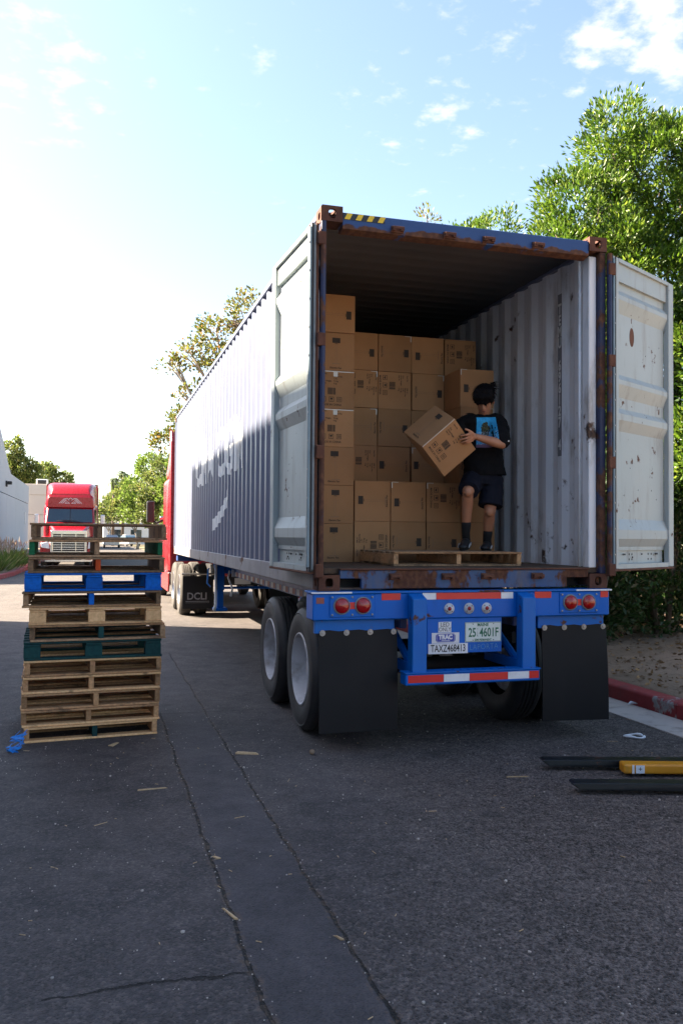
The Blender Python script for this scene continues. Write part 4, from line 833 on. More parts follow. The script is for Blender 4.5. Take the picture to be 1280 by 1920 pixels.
for q, c_ in enumerate('TLR'): add_text(b, c_, 0.024, ft, 1.266, 0.902-q*0.024, 0, 0.8)
add_text(b, 'SEMI PERMANENT', 0.024, ft, 1.312, 0.821, 0, 0.75, 0.0006); flat(b, 'lettering', M['green_ink'], s_)
b = MB()
for x in (1.228, 1.402):
    for z in (0.820, 0.944): b.disc((x, -0.0358, z), 0.004, 'y', 8, 0.002)
b.build('plate_screws', M['dark'], s_)
b = MB(); add_text(b, 'LAPORTA', 0.062, frame((0, -0.0312, 0), (1, 0, 0), (0, 0, 1)), 1.322, 0.766, 0, 0.86, -0.0012, rot=0.03, spacing=1.08); flat(b, 'marker_writing', M['chalk'], ch)
# mudflaps
for x0, x1, lab in ((0.008, 0.615, 'left'), (1.842, 2.425, 'right')):
    MB().box(x0-0.035, x1-0.02, 0.0, 0.05, 0.895, 0.994).build('flap_hanger', M['blue_worn'], ch, bevel=0.004)
    b = MB(); nx_, nz_ = 8, 14; vs = []; fs = []
    for side in (0, 1):
        for j in range(nz_+1):
            for i in range(nx_+1):
                t = j/nz_; xx = x0 + (x1-x0)*i/nx_ + (0.03*t if lab == 'right' else 0.008*t)*(i/nx_); zz = 0.915 - 0.755*t + (0.006*math.sin(i*2.1) if j == 0 else 0) - (0.02*t*i/nx_ if lab == 'right' else 0)
                vs.append((xx, -0.004 + 0.012*side - 0.02*math.sin(t*2.4+i*0.12)*t, zz))
    n0 = (nx_+1)*(nz_+1)
    for j in range(nz_):
        for i in range(nx_):
            a = j*(nx_+1)+i; fs.append((a, a+nx_+1, a+nx_+2, a+1)); fs.append((n0+a, n0+a+1, n0+a+nx_+2, n0+a+nx_+1))
    per = [i for i in range(nx_+1)] + [(j+1)*(nx_+1)-1 for j in range(1, nz_+1)] + [nz_*(nx_+1)+i for i in range(nx_-1, -1, -1)] + [j*(nx_+1) for j in range(nz_-1, 0, -1)]
    for a, c in zip(per, per[1:]+per[:1]): fs.append((a, c, n0+c, n0+a))
    b.add(vs, fs); fl = b.build('mudflap', M['flap'], ch, auto=0.7)
    b = MB(); z0 = 0.160 - (0.0 if lab == 'left' else 0.0)
    mb2 = MB()
    for q in range(4):
        x = x0+0.022+q*(x1-x0-0.05)/3; mb2.lathe([(0.0001, 0.010), (0.009, 0.009), (0.010, 0.004), (0.022, 0.004), (0.023, 0.0)], (x, -0.005, 0.899), 'y', 14, -1)
    mb2.build('flap_bolts', M['zinc'], fl)
# wheels
TY = [(0.290, 0.030), (0.302, 0.016), (0.36, 0.004), (0.42, 0.0), (0.455, 0.008), (0.462, 0.004), (0.470, 0.012), (0.486, 0.024), (0.499, 0.034), (0.506, 0.046)]
g = 0.06
while g < 0.19: TY += [(0.509, g), (0.509, g+0.022), (0.497, g+0.024), (0.497, g+0.031), (0.509, g+0.033)]; g += 0.036
TY += [(0.506, 0.214), (0.486, 0.228), (0.42, 0.252), (0.36, 0.248), (0.290, 0.222)]
RIMO = [(0.302, 0.022), (0.298, 0.010), (0.290, 0.008), (0.284, 0.018), (0.278, 0.050), (0.268, 0.110), (0.258, 0.150), (0.235, 0.164), (0.17, 0.158), (0.135, 0.140), (0.11, 0.140), (0.10, 0.10), (0.085, 0.09), (0.0001, 0.088)]
def wheel_set(root, xo, yc, sgn, tm, rc=0.51, rim=True, mat_r=None):
    # outer and inner tyre of a dual wheel; sgn=+1 outer face towards -x
    for q, dx in enumerate((0.0, 0.315)):
        t_ = MB().lathe(TY, (xo+sgn*dx, yc, rc), 'x', 40, sgn).build('tyre', tm, root, auto=0.55)
        r_ = MB().lathe(RIMO if q == 0 else [(0.302, 0.02), (0.29, 0.02), (0.28, 0.10), (0.25, 0.16), (0.0001, 0.16)], (xo+sgn*dx, yc, rc), 'x', 32, sgn).build('rim', mat_r or M['rim'], t_, auto=0.7)
        if q == 0:
            b = MB()
            for h in range(5):
                a = h*2*math.pi/5+0.5; b.ellipsoid((xo+sgn*0.157, yc+0.20*math.cos(a), rc+0.20*math.sin(a)), (0.004, 0.022, 0.022), None, 10, 6)
            b.build('hand_holes', M['dark'], t_)
for yc in (0.83, 2.09):
    wheel_set(ch, 0.045, yc, 1, M['tyre']); wheel_set(ch, CW-0.045, yc, -1, M['tyre'])
    MB().tube([(0.25, yc, 0.51), (CW-0.25, yc, 0.51)], 0.065, 12).build('axle', M['dark'], ch, smooth=True)
    for xc in (0.68, CW-0.68):
        b = MB(); b.lathe([(0.06, -0.10), (0.10, -0.08), (0.10, 0.08), (0.06, 0.10)], (xc-0.02, yc+0.22, 0.78), 'x', 14); b.build('air_canister', M['dark'], ch, smooth=True)
        b = MB()
        for q in range(4): b.tube([(xc, yc-0.52, 0.82-q*0.02), (xc, yc, 0.66-q*0.02), (xc, yc+0.52, 0.82-q*0.02)], 0.02, 6)
        b.build('leaf_spring', M['dark'], ch)
for xc in (0.70, CW-0.76):
    MB().box(xc, xc+0.06, 0.17, 8.45, 0.90, 1.19).build('frame_rail', M['blue_dark'], ch, bevel=0.006)
    MB().box(xc, xc+0.06, 8.46, 12.05, 1.06, 1.20).build('gooseneck_rail', M['blue_dark'], ch, bevel=0.006)
    for q in range(19):
        y0 = 1.1+q*0.385; yv = xc-0.0025 if xc < 1 else xc+0.0625
        b = MB(); fr = frame((yv, 0, 0), (0, -1 if xc < 1 else 1, 0), (0, 0, 1)); s2 = -1 if xc < 1 else 1
        add_rect(b, fr, *sorted((s2*y0, s2*(y0+0.15))), 0.915, 0.985); flat(b, 'rail_tape', M['old_red'], ch)
        b = MB(); add_rect(b, fr, *sorted((s2*(y0+0.151), s2*(y0+0.30))), 0.915, 0.985); flat(b, 'rail_tape', M['old_white'], ch)
MB().box(0.66, 0.70, 8.40, 8.47, 0.90, 1.02).build('rail_end_plate', M['white_tape'], ch)
for yv in (0.5, 1.45, 2.8, 4.5, 6.3, 8.0, 9.5, 11.0): MB().box(0.76, CW-0.76, yv, yv+0.09, 1.0, 1.15).build('cross_beam', M['blue_dark'], ch)
MB().box(0.05, CW-0.05, 11.85, 12.1, 1.06, 1.19).build('front_bolster', M['blue_dark'], ch, bevel=0.01)
# landing gear
for xc in (0.42, CW-0.54):
    b = MB(); b.box(xc, xc+0.13, 8.55, 8.68, 0.66, 1.16); b.box(xc+0.012, xc+0.118, 8.562, 8.668, 0.36, 0.66); b.box(xc-0.05, xc+0.18, 8.50, 8.73, 0.31, 0.36); b.build('landing_leg', M['blue'], ch, bevel=0.006)
    MB().tube([(xc+0.065, 8.69, 0.78), (xc+0.065, 9.4, 1.1)], 0.022, 8).build('leg_brace', M['blue'], ch)
MB().tube([(0.55, 8.615, 0.70), (CW-0.54, 8.615, 0.70)], 0.022, 8).build('leg_shaft', M['blue'], ch)
MB().box(0.56, CW-0.55, 8.58, 8.65, 0.95, 1.10).build('leg_crossmember', M['blue'], ch, bevel=0.006)
MB().tube([(0.30, 8.62, 1.04), (0.28, 8.62, 1.02), (0.27, 8.66, 0.78), (0.32, 8.62, 0.72)], 0.014, 8).build('crank_handle', M['strap'], ch, smooth=True)
MB().tube([(0.40, 8.52, 1.10), (0.40, 8.52, 0.42), (0.37, 8.49, 0.33)], [0.022, 0.022, 0.03], 8).build('leg_pipe', M['white_plastic'], ch, smooth=True)
MB().tube([(0.60, 8.3, 1.0), (0.56, 8.2, 0.9), (0.62, 8.1, 0.72), (0.58, 8.0, 0.60)], [0.018, 0.016, 0.016, 0.02], 8).build('hanging_strap', M['white_plastic'], ch, smooth=True)

# ------------------------------------------------------------------ cartons
def print_fan():
    b = MB(); fr = frame((0, -0.0012, 0), (1, 0, 0), (0, 0, 1)); add_rect(b, fr, -0.038, 0.038, 0.092, 0.140); add_rect(b, fr, -0.014, 0.014, 0.083, 0.088); add_text(b, 'Electric Fan', 0.024, fr, -0.005, -0.140, 0, 1.0, 0.0006); return b
def print_fan_thin():
    b = MB(); fr = frame((0, -0.0010, 0), (1, 0, 0), (0, 0, 1)); add_rect(b, fr, -0.009, -0.0065, -0.105, 0.080); add_rect(b, fr, 0.0065, 0.009, -0.105, 0.080); add_rect(b, fr, -0.040, 0.040, -0.118, -0.111); return b
def print_info():
    b = MB(); fr = frame((0, -0.0012, 0), (1, 0, 0), (0, 0, 1))
    for i, (l, r_) in enumerate((('Item No', 'AM-16'), ('', 'Electric Fan'), ('Q.ty', '1 PC'), ('Gross Weight', '7.2 kg'), ('Net W.', '6 kg'))):
        z = 0.145-i*0.022; add_text(b, l, 0.018, fr, -0.145, z, 0, 1.0, 0.0005, align='LEFT'); add_text(b, r_, 0.018, fr, -0.020, z, 0, 1.0, 0.0005, align='LEFT')
    x = -0.075; rr = random.Random(5)
    while x < 0.0: w = rr.choice((0.002, 0.004, 0.006)); add_rect(b, fr, x, x+w, -0.045, 0.018); x += w+rr.choice((0.002, 0.003))
    for i, cx in enumerate((-0.115, -0.04, 0.035)):
        add_ring(b, fr, cx-0.023, cx+0.023, -0.112, -0.066, 0.004)
        if i == 0: add_rect(b, fr, cx-0.012, cx+0.012, -0.094, -0.082); add_rect(b, fr, cx-0.003, cx+0.003, -0.104, -0.0945)
        elif i == 1: b.add([fr(cx-0.013, -0.076), fr(cx-0.008, -0.092), fr(cx+0.008, -0.092), fr(cx+0.013, -0.076)], [(0, 1, 2, 3)]); add_rect(b, fr, cx-0.002, cx+0.002, -0.104, -0.0925)
        else:
            for q in (-0.010, 0.0, 0.010): add_rect(b, fr, cx+q-0.002, cx+q+0.002, -0.102, -0.076)
    add_text(b, 'MADE IN CHINA', 0.026, fr, -0.040, -0.140, 0, 1.0, 0.0005); return b
PM = {}
for nm, b, m in (('A', print_fan(), 'card_ink'), ('a', print_fan_thin(), 'card_ink2'), ('B', print_info(), 'card_ink')):
    me = bpy.data.meshes.new('print'); me.from_pydata(b.v, [], b.f); me.materials.append(M[m]); PM[nm] = me
BOXM = {}
def box_mesh(w, d, h):
    w, d, h = round(w, 3), round(d, 3), round(h, 3); k = (w, d, h)
    if k not in BOXM:
        o = MB().box(-w/2, w/2, -d/2, d/2, -h/2, h/2).build('carton', M['card'], None, bevel=0.003, seg=2); BOXM[k] = o.data; bpy.data.objects.remove(o)
    return BOXM[k]
def print_on(par, kind, w, d, h, rot=0, face='front', sc=1.0):
    for k_ in (('A', 'a') if kind == 'A' else ('B',)):
        o = bpy.data.objects.new('print', PM[k_]); link(o, par)
        if face == 'front': o.location = (random.uniform(-0.012, 0.012), -d/2, random.uniform(-0.012, 0.012)); o.rotation_euler = (0, R(rot), 0)
        else: o.location = (-w/2, 0, 0); o.rotation_euler = (0, 0, R(-90))
        o.scale = (sc, 1, sc)
def carton(x, yf, z, w, d, h, kind, rot, lab, grp='cartons stacked inside the container', tp=0):
    o = bpy.data.objects.new('cardboard_box', box_mesh(w, d, h)); link(o); o.location = (x+w/2+random.uniform(-0.002, 0.002), yf+d/2+random.uniform(-0.002, 0.016), ZC+z+h/2); o.rotation_euler = (0, 0, R(random.uniform(-0.5, 0.5)))
    tag(o, lab, 'box', grp)
    if kind: print_on(o, kind, w, d, h, rot)
    if tp:
        b = MB(); fr = frame((0, -d/2-0.0015, 0), (1, 0, 0), (0, 0, 1)); add_rect(b, fr, -w/2+0.01, w/2-0.004, h/2-0.012, h/2-0.004); add_rect(b, fr, -0.02, 0.02, h/2-0.055, h/2-0.0125); flat(b, 'tape', M['parcel_tape'], o)
    elif random.random() < 0.45:
        b = MB(); fr = frame((0, -d/2-0.0015, 0), (1, 0, 0), (0, 0, 1)); s = random.choice((-1, 1)); add_rect(b, fr, *sorted((s*(w/2-0.003), s*(w/2-0.013))), h/2-0.06, h/2-0.004); add_rect(b, fr, *sorted((s*(w/2-0.0135), s*(w/2-0.07))), h/2-0.009, h/2-0.004); flat(b, 'tape', M['parcel_tape'], o)
    return o
FL = 0.168
OR_ = ['bottom', 'second from the floor', 'third from the floor', 'fourth from the floor', 'fifth from the floor', 'sixth from the floor', 'topmost']
for i, k_ in enumerate(('A', 'A', 'A', 'B', 'B', 'A', 'A')):
    carton(0.335, 1.42, FL+i*0.354, 0.360, 0.372, 0.352, k_, 90 if i == 6 else 0, 'carton in the leftmost column by the container wall, ' + OR_[i], tp=1 if i in (3, 4) else 0)
lowk = [[('B', -90), ('A', 90), ('A', 90), ('A', 90)], [('A', -90), ('A', -90), ('B', 90), ('A', -90)]]
NTH = ['first', 'second', 'third', 'fourth']
for r_ in range(2):
    for c_ in range(4):
        carton(0.706+c_*0.358, 1.42, FL+r_*0.379, 0.349, 0.372, 0.377, lowk[r_][c_][0], lowk[r_][c_][1], ('carton on the container floor, ' if r_ == 0 else 'carton in the second layer up, ') + NTH[c_] + ' right of the leftmost column')
upk = [[('B', 90), ('A', -90), ('A', -90), ('B', 90)], [('A', -90), ('A', 90), ('A', 90), ('B', 90)], [('B', 90), ('B', 90), ('A', 90), ('A', 90)], [('A', 90), ('A', 90), ('A', -90), ('B', 90)]]
LV = ['third layer', 'fourth layer', 'fifth layer', 'top layer']
for r_ in range(-2, 4):
    for c_ in range(4):
        k_, ro = upk[r_][c_] if r_ >= 0 else (None, 0); z = FL+(r_+2)*0.379 if r_ < 0 else FL+0.758+r_*0.370
        if r_ < 0: continue
        carton(0.705+c_*0.3515, 1.80, z, 0.341+random.uniform(0, 0.004), 0.372, 0.368, k_, ro, 'carton of the rear wall of boxes, %s, %s column from the left' % (LV[r_], NTH[c_]))
for r_ in range(2):
    for c_ in range(4): carton(0.705+c_*0.3515, 1.80, FL+r_*0.379, 0.346, 0.372, 0.377, None, 0, 'carton hidden under the rear wall of boxes', 'cartons hidden under the rear wall')
for r_ in range(3): carton(1.762, 1.42, FL+0.758+r_*0.370, 0.354, 0.372, 0.368, 'A', -90 if r_ else 90, 'carton of the forward stack behind the worker, ' + ['lowest', 'middle', 'topmost'][r_])

# ------------------------------------------------------------------ pallets
BM_ = {}
def piece(name, par, c, d, mat, rot=0.0, tilt=0.0):
    k = (round(d[0], 3), round(d[1], 3), round(d[2], 3), mat)
    if k not in BM_:
        o = MB().box(-d[0]/2, d[0]/2, -d[1]/2, d[1]/2, -d[2]/2, d[2]/2).build(name, M[mat], None, bevel=0.003); BM_[k] = o.data; bpy.data.objects.remove(o)
    o = bpy.data.objects.new(name, BM_[k]); link(o, par); o.location = c; o.rotation_euler = (0, tilt, rot); return o
def pallet(lab, loc, rz, W, D, H, wood, mid=None, end=None, block=False, ntop=7, grp='wooden pallets in the stack', seed=0, alt=None, tilt=0.0):
    rr = random.Random(seed); t = thing('pallet', lab, 'pallet', loc, rz, grp); bt = 0.017; sh = H-2*bt; alt = alt or wood; t.rotation_euler = (0, tilt, rz)
    jig = lambda a: rr.uniform(-a, a)
    if not block:
        for i, x in enumerate((-W/2+0.021, 0.0+jig(0.03), W/2-0.021)):
            m = mid if (i == 1 and mid) else end if (i != 1 and end) else alt
            piece('stringer', t, (x, jig(0.012), bt+sh/2), (0.040, D-0.02, sh), m)
    else:
        for i, x in enumerate((-W/2+0.065, 0.0, W/2-0.065)):
            for yy in (-D/2+0.06, 0, D/2-0.06): piece('block', t, (x, yy+jig(0.005), bt+(sh-bt)/2), (0.13 if i == 1 else 0.125, 0.115, sh-bt-0.001), wood)
            piece('stringer_board', t, (x, 0, bt+sh-bt/2), (0.12, D, bt-0.001), wood)
    for j in range(ntop):
        y_ = -D/2+0.05+j*(D-0.10)/(ntop-1); w = rr.choice((0.085, 0.095, 0.10, 0.12)) if 0 < j < ntop-1 else 0.10
        piece('deck_board', t, (jig(0.008), y_+jig(0.006), H-bt/2+0.0005), (W, w, bt-0.001), rr.choice((wood, wood, alt)), jig(0.008))
    for j in range(4 if not block else 3):
        nb = 4 if not block else 3; y_ = -D/2+0.05+j*(D-0.10)/(nb-1); piece('bottom_board', t, (jig(0.008), y_+jig(0.006), bt/2), (W, 0.095, bt-0.001), rr.choice((wood, alt)), jig(0.008))
    return t
# listed from the ground up: left edge, right edge (m), colours, words
ST = [(-2.10, -1.085, 'wood_new', 'wood_green', None, False, 'pale pallet at the very bottom of the stack with green centre stringer'),
      (-2.115, -1.065, 'wood_new', None, None, False, 'pale wooden pallet second from the bottom of the stack'),
      (-2.11, -1.055, 'wood_new', 'wood_mid', None, False, 'pale wooden pallet third from the bottom of the stack'),
      (-2.10, -1.05, 'wood_new', None, None, False, 'pale wooden pallet fourth from the bottom of the stack'),
      (-2.09, -1.045, 'wood_new', None, None, False, 'pale wooden pallet directly under the dark green one'),
      (-2.092, -1.04, 'wood_green', None, None, True, 'dark green painted block pallet in the middle of the stack'),
      (-2.045, -1.005, 'wood_mid', 'wood_green', 'wood_old', False, 'dark brown pallet directly above the dark green one'),
      (-2.045, -1.03, 'wood_new', None, None, True, 'bare wooden block pallet with pale round grained blocks'),
      (-2.085, -1.03, 'wood_mid', 'wood_blue', None, False, 'worn brown pallet right under the blue one with blue centre stringer'),
      (-2.088, -1.038, 'wood_blue', None, None, True, 'bright blue painted block pallet in the upper stack'),
      (-2.055, -1.01, 'wood_old', 'wood_orange', None, False, 'dark weathered pallet above the blue one with orange centre stringer'),
      (-2.055, -1.03, 'wood_mid', None, 'wood_grass', False, 'pallet second from the top with green painted end stringers'),
      (-2.04, -1.0, 'wood_old', None, None, False, 'dark weathered pallet on top of the stack')]
zz = 0.0; hs = [0.118, 0.124, 0.126, 0.128, 0.126, 0.140, 0.128, 0.134, 0.124, 0.142, 0.122, 0.136, 0.130]
for i, (l, r_, wood, mid, end, blk, lab) in enumerate(ST):
    h = hs[i]; ang = R(5.5 - 4.0*min(1, i/9) + random.uniform(-0.7, 0.7)); D = 1.18; yf = 0.93
    pallet(lab, ((l+r_)/2-0.055, yf+D/2, zz), ang, r_-l, D, h, wood, mid, end, blk, seed=i, alt={'wood_new': 'wood_mid', 'wood_mid': 'wood_old', 'wood_old': 'wood_old'}.get(wood, wood), ntop=7)
    zz += h + 0.002
pallet('weathered pallet lying on the container floor at the door sill', (1.285, 0.83, ZC+FL), R(-1.5), 1.12, 1.0, 0.118, 'wood_old', 'wood_mid', 'wood_mid', False, seed=33, alt='wood_mid', grp='pallet in the container')

# ------------------------------------------------------------------ worker and the held carton
J = {'hand': (1.456, 0.626, 1.259), 'wrist': (1.548, 0.641, 1.283), 'elb': (1.808, 0.640, 1.222), 'shR': (1.885, 0.849, 1.464), 'shL': (1.624, 0.975, 1.475), 'neck': (1.770, 0.930, 1.530), 'headc': (1.750, 0.875, 1.672),
     'elbL': (1.529, 1.020, 1.304), 'wristL': (1.400, 0.900, 1.120), 'waist': (1.787, 0.972, 1.124), 'hip': (1.794, 0.973, 0.985), 'hipL': (1.706, 0.990, 0.965), 'hipR': (1.875, 0.965, 0.965),
     'kneeL': (1.577, 0.833, 0.811), 'ankL': (1.622, 0.975, 0.445), 'heelL': (1.658, 1.041, 0.350), 'toeL': (1.540, 0.850, 0.322), 'kneeR': (1.825, 0.905, 0.640), 'ankR': (1.862, 1.040, 0.375), 'heelR': (1.890, 1.085, 0.318), 'toeR': (1.790, 0.930, 0.312)}
PB = Vector((1.86, 1.03, ZC+0.288)); J = {k: Vector(v)+Vector((0, 0, ZC))-PB for k, v in J.items()}
E1, E2, E3 = Vector((-0.716, 0.225, -0.661)), Vector((0.689, 0.386, -0.614)), Vector((-0.117, 0.895, 0.431))
F0 = Vector((1.183, 0.600, 1.289+ZC)) - CF*0.06 + CR*0.004
held = bpy.data.objects.new('cardboard_box', box_mesh(0.385, 0.375, 0.362)); link(held)
hm = Matrix((E2, E3, -E1)).transposed().to_4x4(); hm.translation = F0 + E2*0.1925 + E3*0.1875; held.matrix_world = hm
tag(held, 'tilted carton held in the worker\'s arms', 'box'); print_on(held, 'B', 0.385, 0.375, 0.362, 0); print_on(held, 'A', 0.385, 0.375, 0.362, 0, 'left')
b = MB()
for sx_, z in ((1, 0.178), (1, -0.178)): b.box(-0.194, -0.186, -0.1895, -0.1880, -0.18, 0.18)
b.build('tape', M['parcel_tape'], held)
per = thing('person', 'worker in black T-shirt and navy shorts carrying a carton across the pallet', 'person', PB)
def limb(mb, pts, rs, n=14):
    mb.tube(pts, rs, n)
    for p, r_ in zip(pts, rs): mb.ellipsoid(p, (r_, r_, r_), None, 14, 8)
def fused(name, mb, mat, voxel, smooth_it=4, parent=None, disp=None):
    me = bpy.data.meshes.new(name); me.from_pydata(mb.v, [], mb.f); o = bpy.data.objects.new(name, me); COL.objects.link(o)
    bm = bmesh.new(); bm.from_mesh(me); bmesh.ops.remove_doubles(bm, verts=bm.verts, dist=1e-6); bmesh.ops.recalc_face_normals(bm, faces=bm.faces); bm.to_mesh(me); bm.free()
    m = o.modifiers.new('remesh', 'REMESH'); m.mode = 'VOXEL'; m.voxel_size = voxel; m.use_smooth_shade = True
    if smooth_it: s = o.modifiers.new('smooth', 'SMOOTH'); s.factor = 0.5; s.iterations = smooth_it
    if disp:
        for st, sz in disp:
            tx = bpy.data.textures.new('folds', 'CLOUDS'); tx.noise_scale = sz; tx.noise_depth = 2; dm = o.modifiers.new('folds', 'DISPLACE'); dm.texture = tx; dm.strength = st; dm.texture_coords = 'LOCAL'
    dg = bpy.context.evaluated_depsgraph_get(); me2 = bpy.data.meshes.new_from_object(o.evaluated_get(dg)); o.modifiers.clear(); o.data = me2; bpy.data.meshes.remove(me); me2.materials.clear(); me2.materials.append(mat)
    me2.polygons.foreach_set('use_smooth', [True]*len(me2.polygons)); o.parent = parent; return o
FH = Vector((-0.52, -0.78, -0.60)).normalized(); LH = FH.cross(Vector((0, 0, 1))).normalized(); UH = LH.cross(FH)   # face forward, to his right..., up
HM = Matrix((LH, FH, UH)).transposed()
hc = J['headc'] + Vector((-0.012, -0.030, -0.034)); H_ = lambda a, f, u: hc + LH*a + FH*f + UH*u
sk = MB()
sk.ellipsoid(H_(0, -0.012, 0.030), (0.074, 0.092, 0.094), HM, 20, 14); sk.ellipsoid(H_(0, 0.030, -0.045), (0.060, 0.062, 0.075), HM, 18, 12); sk.ellipsoid(H_(0, 0.058, -0.098), (0.030, 0.026, 0.022), HM, 12, 8); sk.ellipsoid(H_(0, 0.040, -0.085), (0.044, 0.045, 0.035), HM, 12, 8)
sk.tube([H_(0, 0.086, 0.010), H_(0, 0.104, -0.030), H_(0, 0.108, -0.040)], [0.008, 0.012, 0.015], 10); sk.ellipsoid(H_(0, 0.102, -0.040), (0.018, 0.014, 0.012), HM, 10, 8)
for s in (-1, 1):
    sk.ellipsoid(H_(s*0.034, 0.070, -0.022), (0.020, 0.018, 0.016), HM, 10, 8); sk.ellipsoid(H_(s*0.030, 0.078, 0.022), (0.024, 0.012, 0.008), HM, 10, 6); sk.ellipsoid(H_(s*0.077, -0.012, -0.020), (0.010, 0.020, 0.032), HM, 10, 8)
sk.ellipsoid(H_(0, 0.083, -0.070), (0.022, 0.010, 0.009), HM, 10, 6)
limb(sk, [J['neck']+Vector((0.01, 0.02, -0.04)), H_(0, -0.02, -0.06)], [0.056, 0.052])
sk.tube([J['hip']+Vector((0, 0, -0.05)), J['waist'], J['neck']+Vector((0, 0, -0.08))], [0.10, 0.10, 0.095], 14)
# near arm with the hand on the carton
limb(sk, [J['shR'], J['elb']], [0.052, 0.040]); limb(sk, [J['elb'], J['elb'].lerp(J['wrist'], 0.3), J['wrist']], [0.040, 0.043, 0.027])
FP = lambda a, bb, c: F0-PB + E1*a + E2*bb + E3*c
wr = J['wrist']; palm = FP(-0.215, 0.243, -0.030)
sk.tube([wr, wr.lerp(palm, 0.5), palm], [0.027, 0.026, 0.024], 12)
K = [(-0.205, 0.198), (-0.195, 0.222), (-0.190, 0.246), (-0.190, 0.270)]; T_ = [(-0.140, 0.166), (-0.112, 0.190), (-0.108, 0.222), (-0.118, 0.252)]
for (ka, kb), (ta, tb), rf in zip(K, T_, (0.0095, 0.0098, 0.0092, 0.0082)):
    k0 = FP(ka, kb, -0.026); t0 = FP(ta, tb, -0.011); m0 = k0.lerp(t0, 0.5) - E3*0.010; limb(sk, [wr.lerp(k0, 0.75), k0, m0, t0], [0.013, rf*1.25, rf*1.05, rf*0.85], 10); sk.tube([wr.lerp(palm, 0.4), k0], [0.020, 0.013], 10)
th = [FP(-0.232, 0.222, -0.020), FP(-0.222, 0.180, -0.020), FP(-0.205, 0.145, -0.012)]; limb(sk, [wr.lerp(palm, 0.5)] + th, [0.018, 0.014, 0.0115, 0.009], 10)
# far arm around the back of the carton
limb(sk, [J['shL'], J['elbL'], J['wristL']], [0.052, 0.042, 0.028])
pl = J['wristL']; limb(sk, [pl, pl + Vector((-0.07, -0.05, -0.03))], [0.030, 0.026])
for q in range(4): limb(sk, [pl + Vector((-0.06, -0.04+q*0.018, -0.03)), pl + Vector((-0.11, -0.07+q*0.018, -0.02)), pl + Vector((-0.13, -0.10+q*0.018, 0.01))], [0.0095, 0.009, 0.008], 8)
limb(sk, [pl + Vector((-0.03, -0.05, 0.0)), pl + Vector((-0.05, -0.09, 0.03))], [0.011, 0.009], 8)
# legs
def leg(h, k_, a, hl, toe):
    d = (a-k_); back = Vector((0.10, 0.30, 0)).normalized()*0.02
    limb(sk, [h + Vector((0, 0, -0.03)), h.lerp(k_, 0.5), k_], [0.075, 0.066, 0.052]); sk.ellipsoid(k_ + Vector((-0.008, -0.018, 0)), (0.044, 0.042, 0.050), None, 14, 10)
    limb(sk, [k_, k_ + d*0.28 + back*1.2, k_ + d*0.6 + back*0.6, a], [0.047, 0.053, 0.042, 0.032]); limb(sk, [a, hl.lerp(a, 0.4)], [0.032, 0.034]); limb(sk, [hl, toe], [0.030, 0.024])
leg(J['hipL'], J['kneeL'], J['ankL'], J['heelL'], J['toeL']); leg(J['hipR'], J['kneeR'], J['ankR'], J['heelR'], J['toeR'])
body = fused('body', sk, M['skin'], 0.0055, 3, per)
# face details
b = MB()
for s in (-1, 1): b.ellipsoid(H_(s*0.031, 0.080, 0.000), (0.013, 0.006, 0.0025), HM, 10, 6)
b.build('eyelids', M['lip'], per, smooth=True); MB().ellipsoid(H_(0, 0.090, -0.071), (0.021, 0.007, 0.0055), HM, 12, 6).build('lips', M['lip'], per, smooth=True)
b = MB()
for s in (-1, 1): b.tube([H_(s*0.014, 0.088, 0.020), H_(s*0.032, 0.088, 0.025), H_(s*0.050, 0.074, 0.018)], [0.004, 0.005, 0.002], 6)
b.build('eyebrows', M['hair'], per, smooth=True)
# hair: cap with a heavy fringe and loose strands
hr = MB(); hr.ellipsoid(H_(0, -0.020, 0.052), (0.091, 0.106, 0.092), HM, 22, 14); hr.ellipsoid(H_(0, -0.060, 0.0), (0.082, 0.070, 0.085), HM, 18, 12)
for q in range(7):
    a = -0.060+q*0.020; limb(hr, [H_(a*0.9, 0.045, 0.105), H_(a*1.12, 0.090-abs(a)*0.15, 0.066), H_(a*1.18, 0.100-abs(a)*0.30, 0.018+0.010*math.sin(q*2.3)), H_(a*1.18, 0.100-abs(a)*0.32, 0.004+0.010*math.sin(q*2.3))], [0.028, 0.023, 0.014, 0.006], 8)
for s in (-1, 1): limb(hr, [H_(s*0.070, 0.03, 0.08), H_(s*0.083, 0.035, 0.03), H_(s*0.078, 0.030, -0.008)], [0.02, 0.015, 0.007], 8)
hair = fused('hair', hr, M['hair'], 0.006, 1, per, [(0.022, 0.03), (0.010, 0.012)])
rng = np.random.default_rng(8); b = MB()
for q in range(900):
    d = Vector(rng.normal(size=3)); d.normalize()
    if d.z < -0.1: d.z = abs(d.z)
    p = H_(d.x*0.088, d.y*0.10-0.02, d.z*0.088+0.05); nrm = (p-H_(0, -0.02, 0.03)).normalized(); fl = (FH*0.6 - UH*0.7 + LH*rng.normal()*0.5); tdir = (fl - nrm*fl.dot(nrm)*0.85).normalized(); sd = nrm.cross(tdir)*0.0022; L = rng.uniform(0.03, 0.075)
    b.add([p-sd, p+sd, p+tdir*L*0.6+nrm*0.013+sd*0.7, p+tdir*L*0.6+nrm*0.013-sd*0.7, p+tdir*L+nrm*rng.uniform(0.002, 0.018)], [(0, 1, 2, 3), (3, 2, 4)])
flat(b, 'hair_strands', M['hair'], per)
b = MB(); p = H_(-0.05, -0.085, 0.105); 
for q in range(40):
    d = (-LH*0.0 + Vector((0.9, -0.25, 0.1)) + Vector(rng.normal(size=3))*0.25).normalized(); p0 = p + Vector(rng.normal(size=3))*0.012; b.tube([p0, p0+d*0.03, p0+d*0.065+Vector((0, 0, -0.01))], [0.0035, 0.003, 0.0008], 4)
b.build('hair_tuft', M['hair'], per)
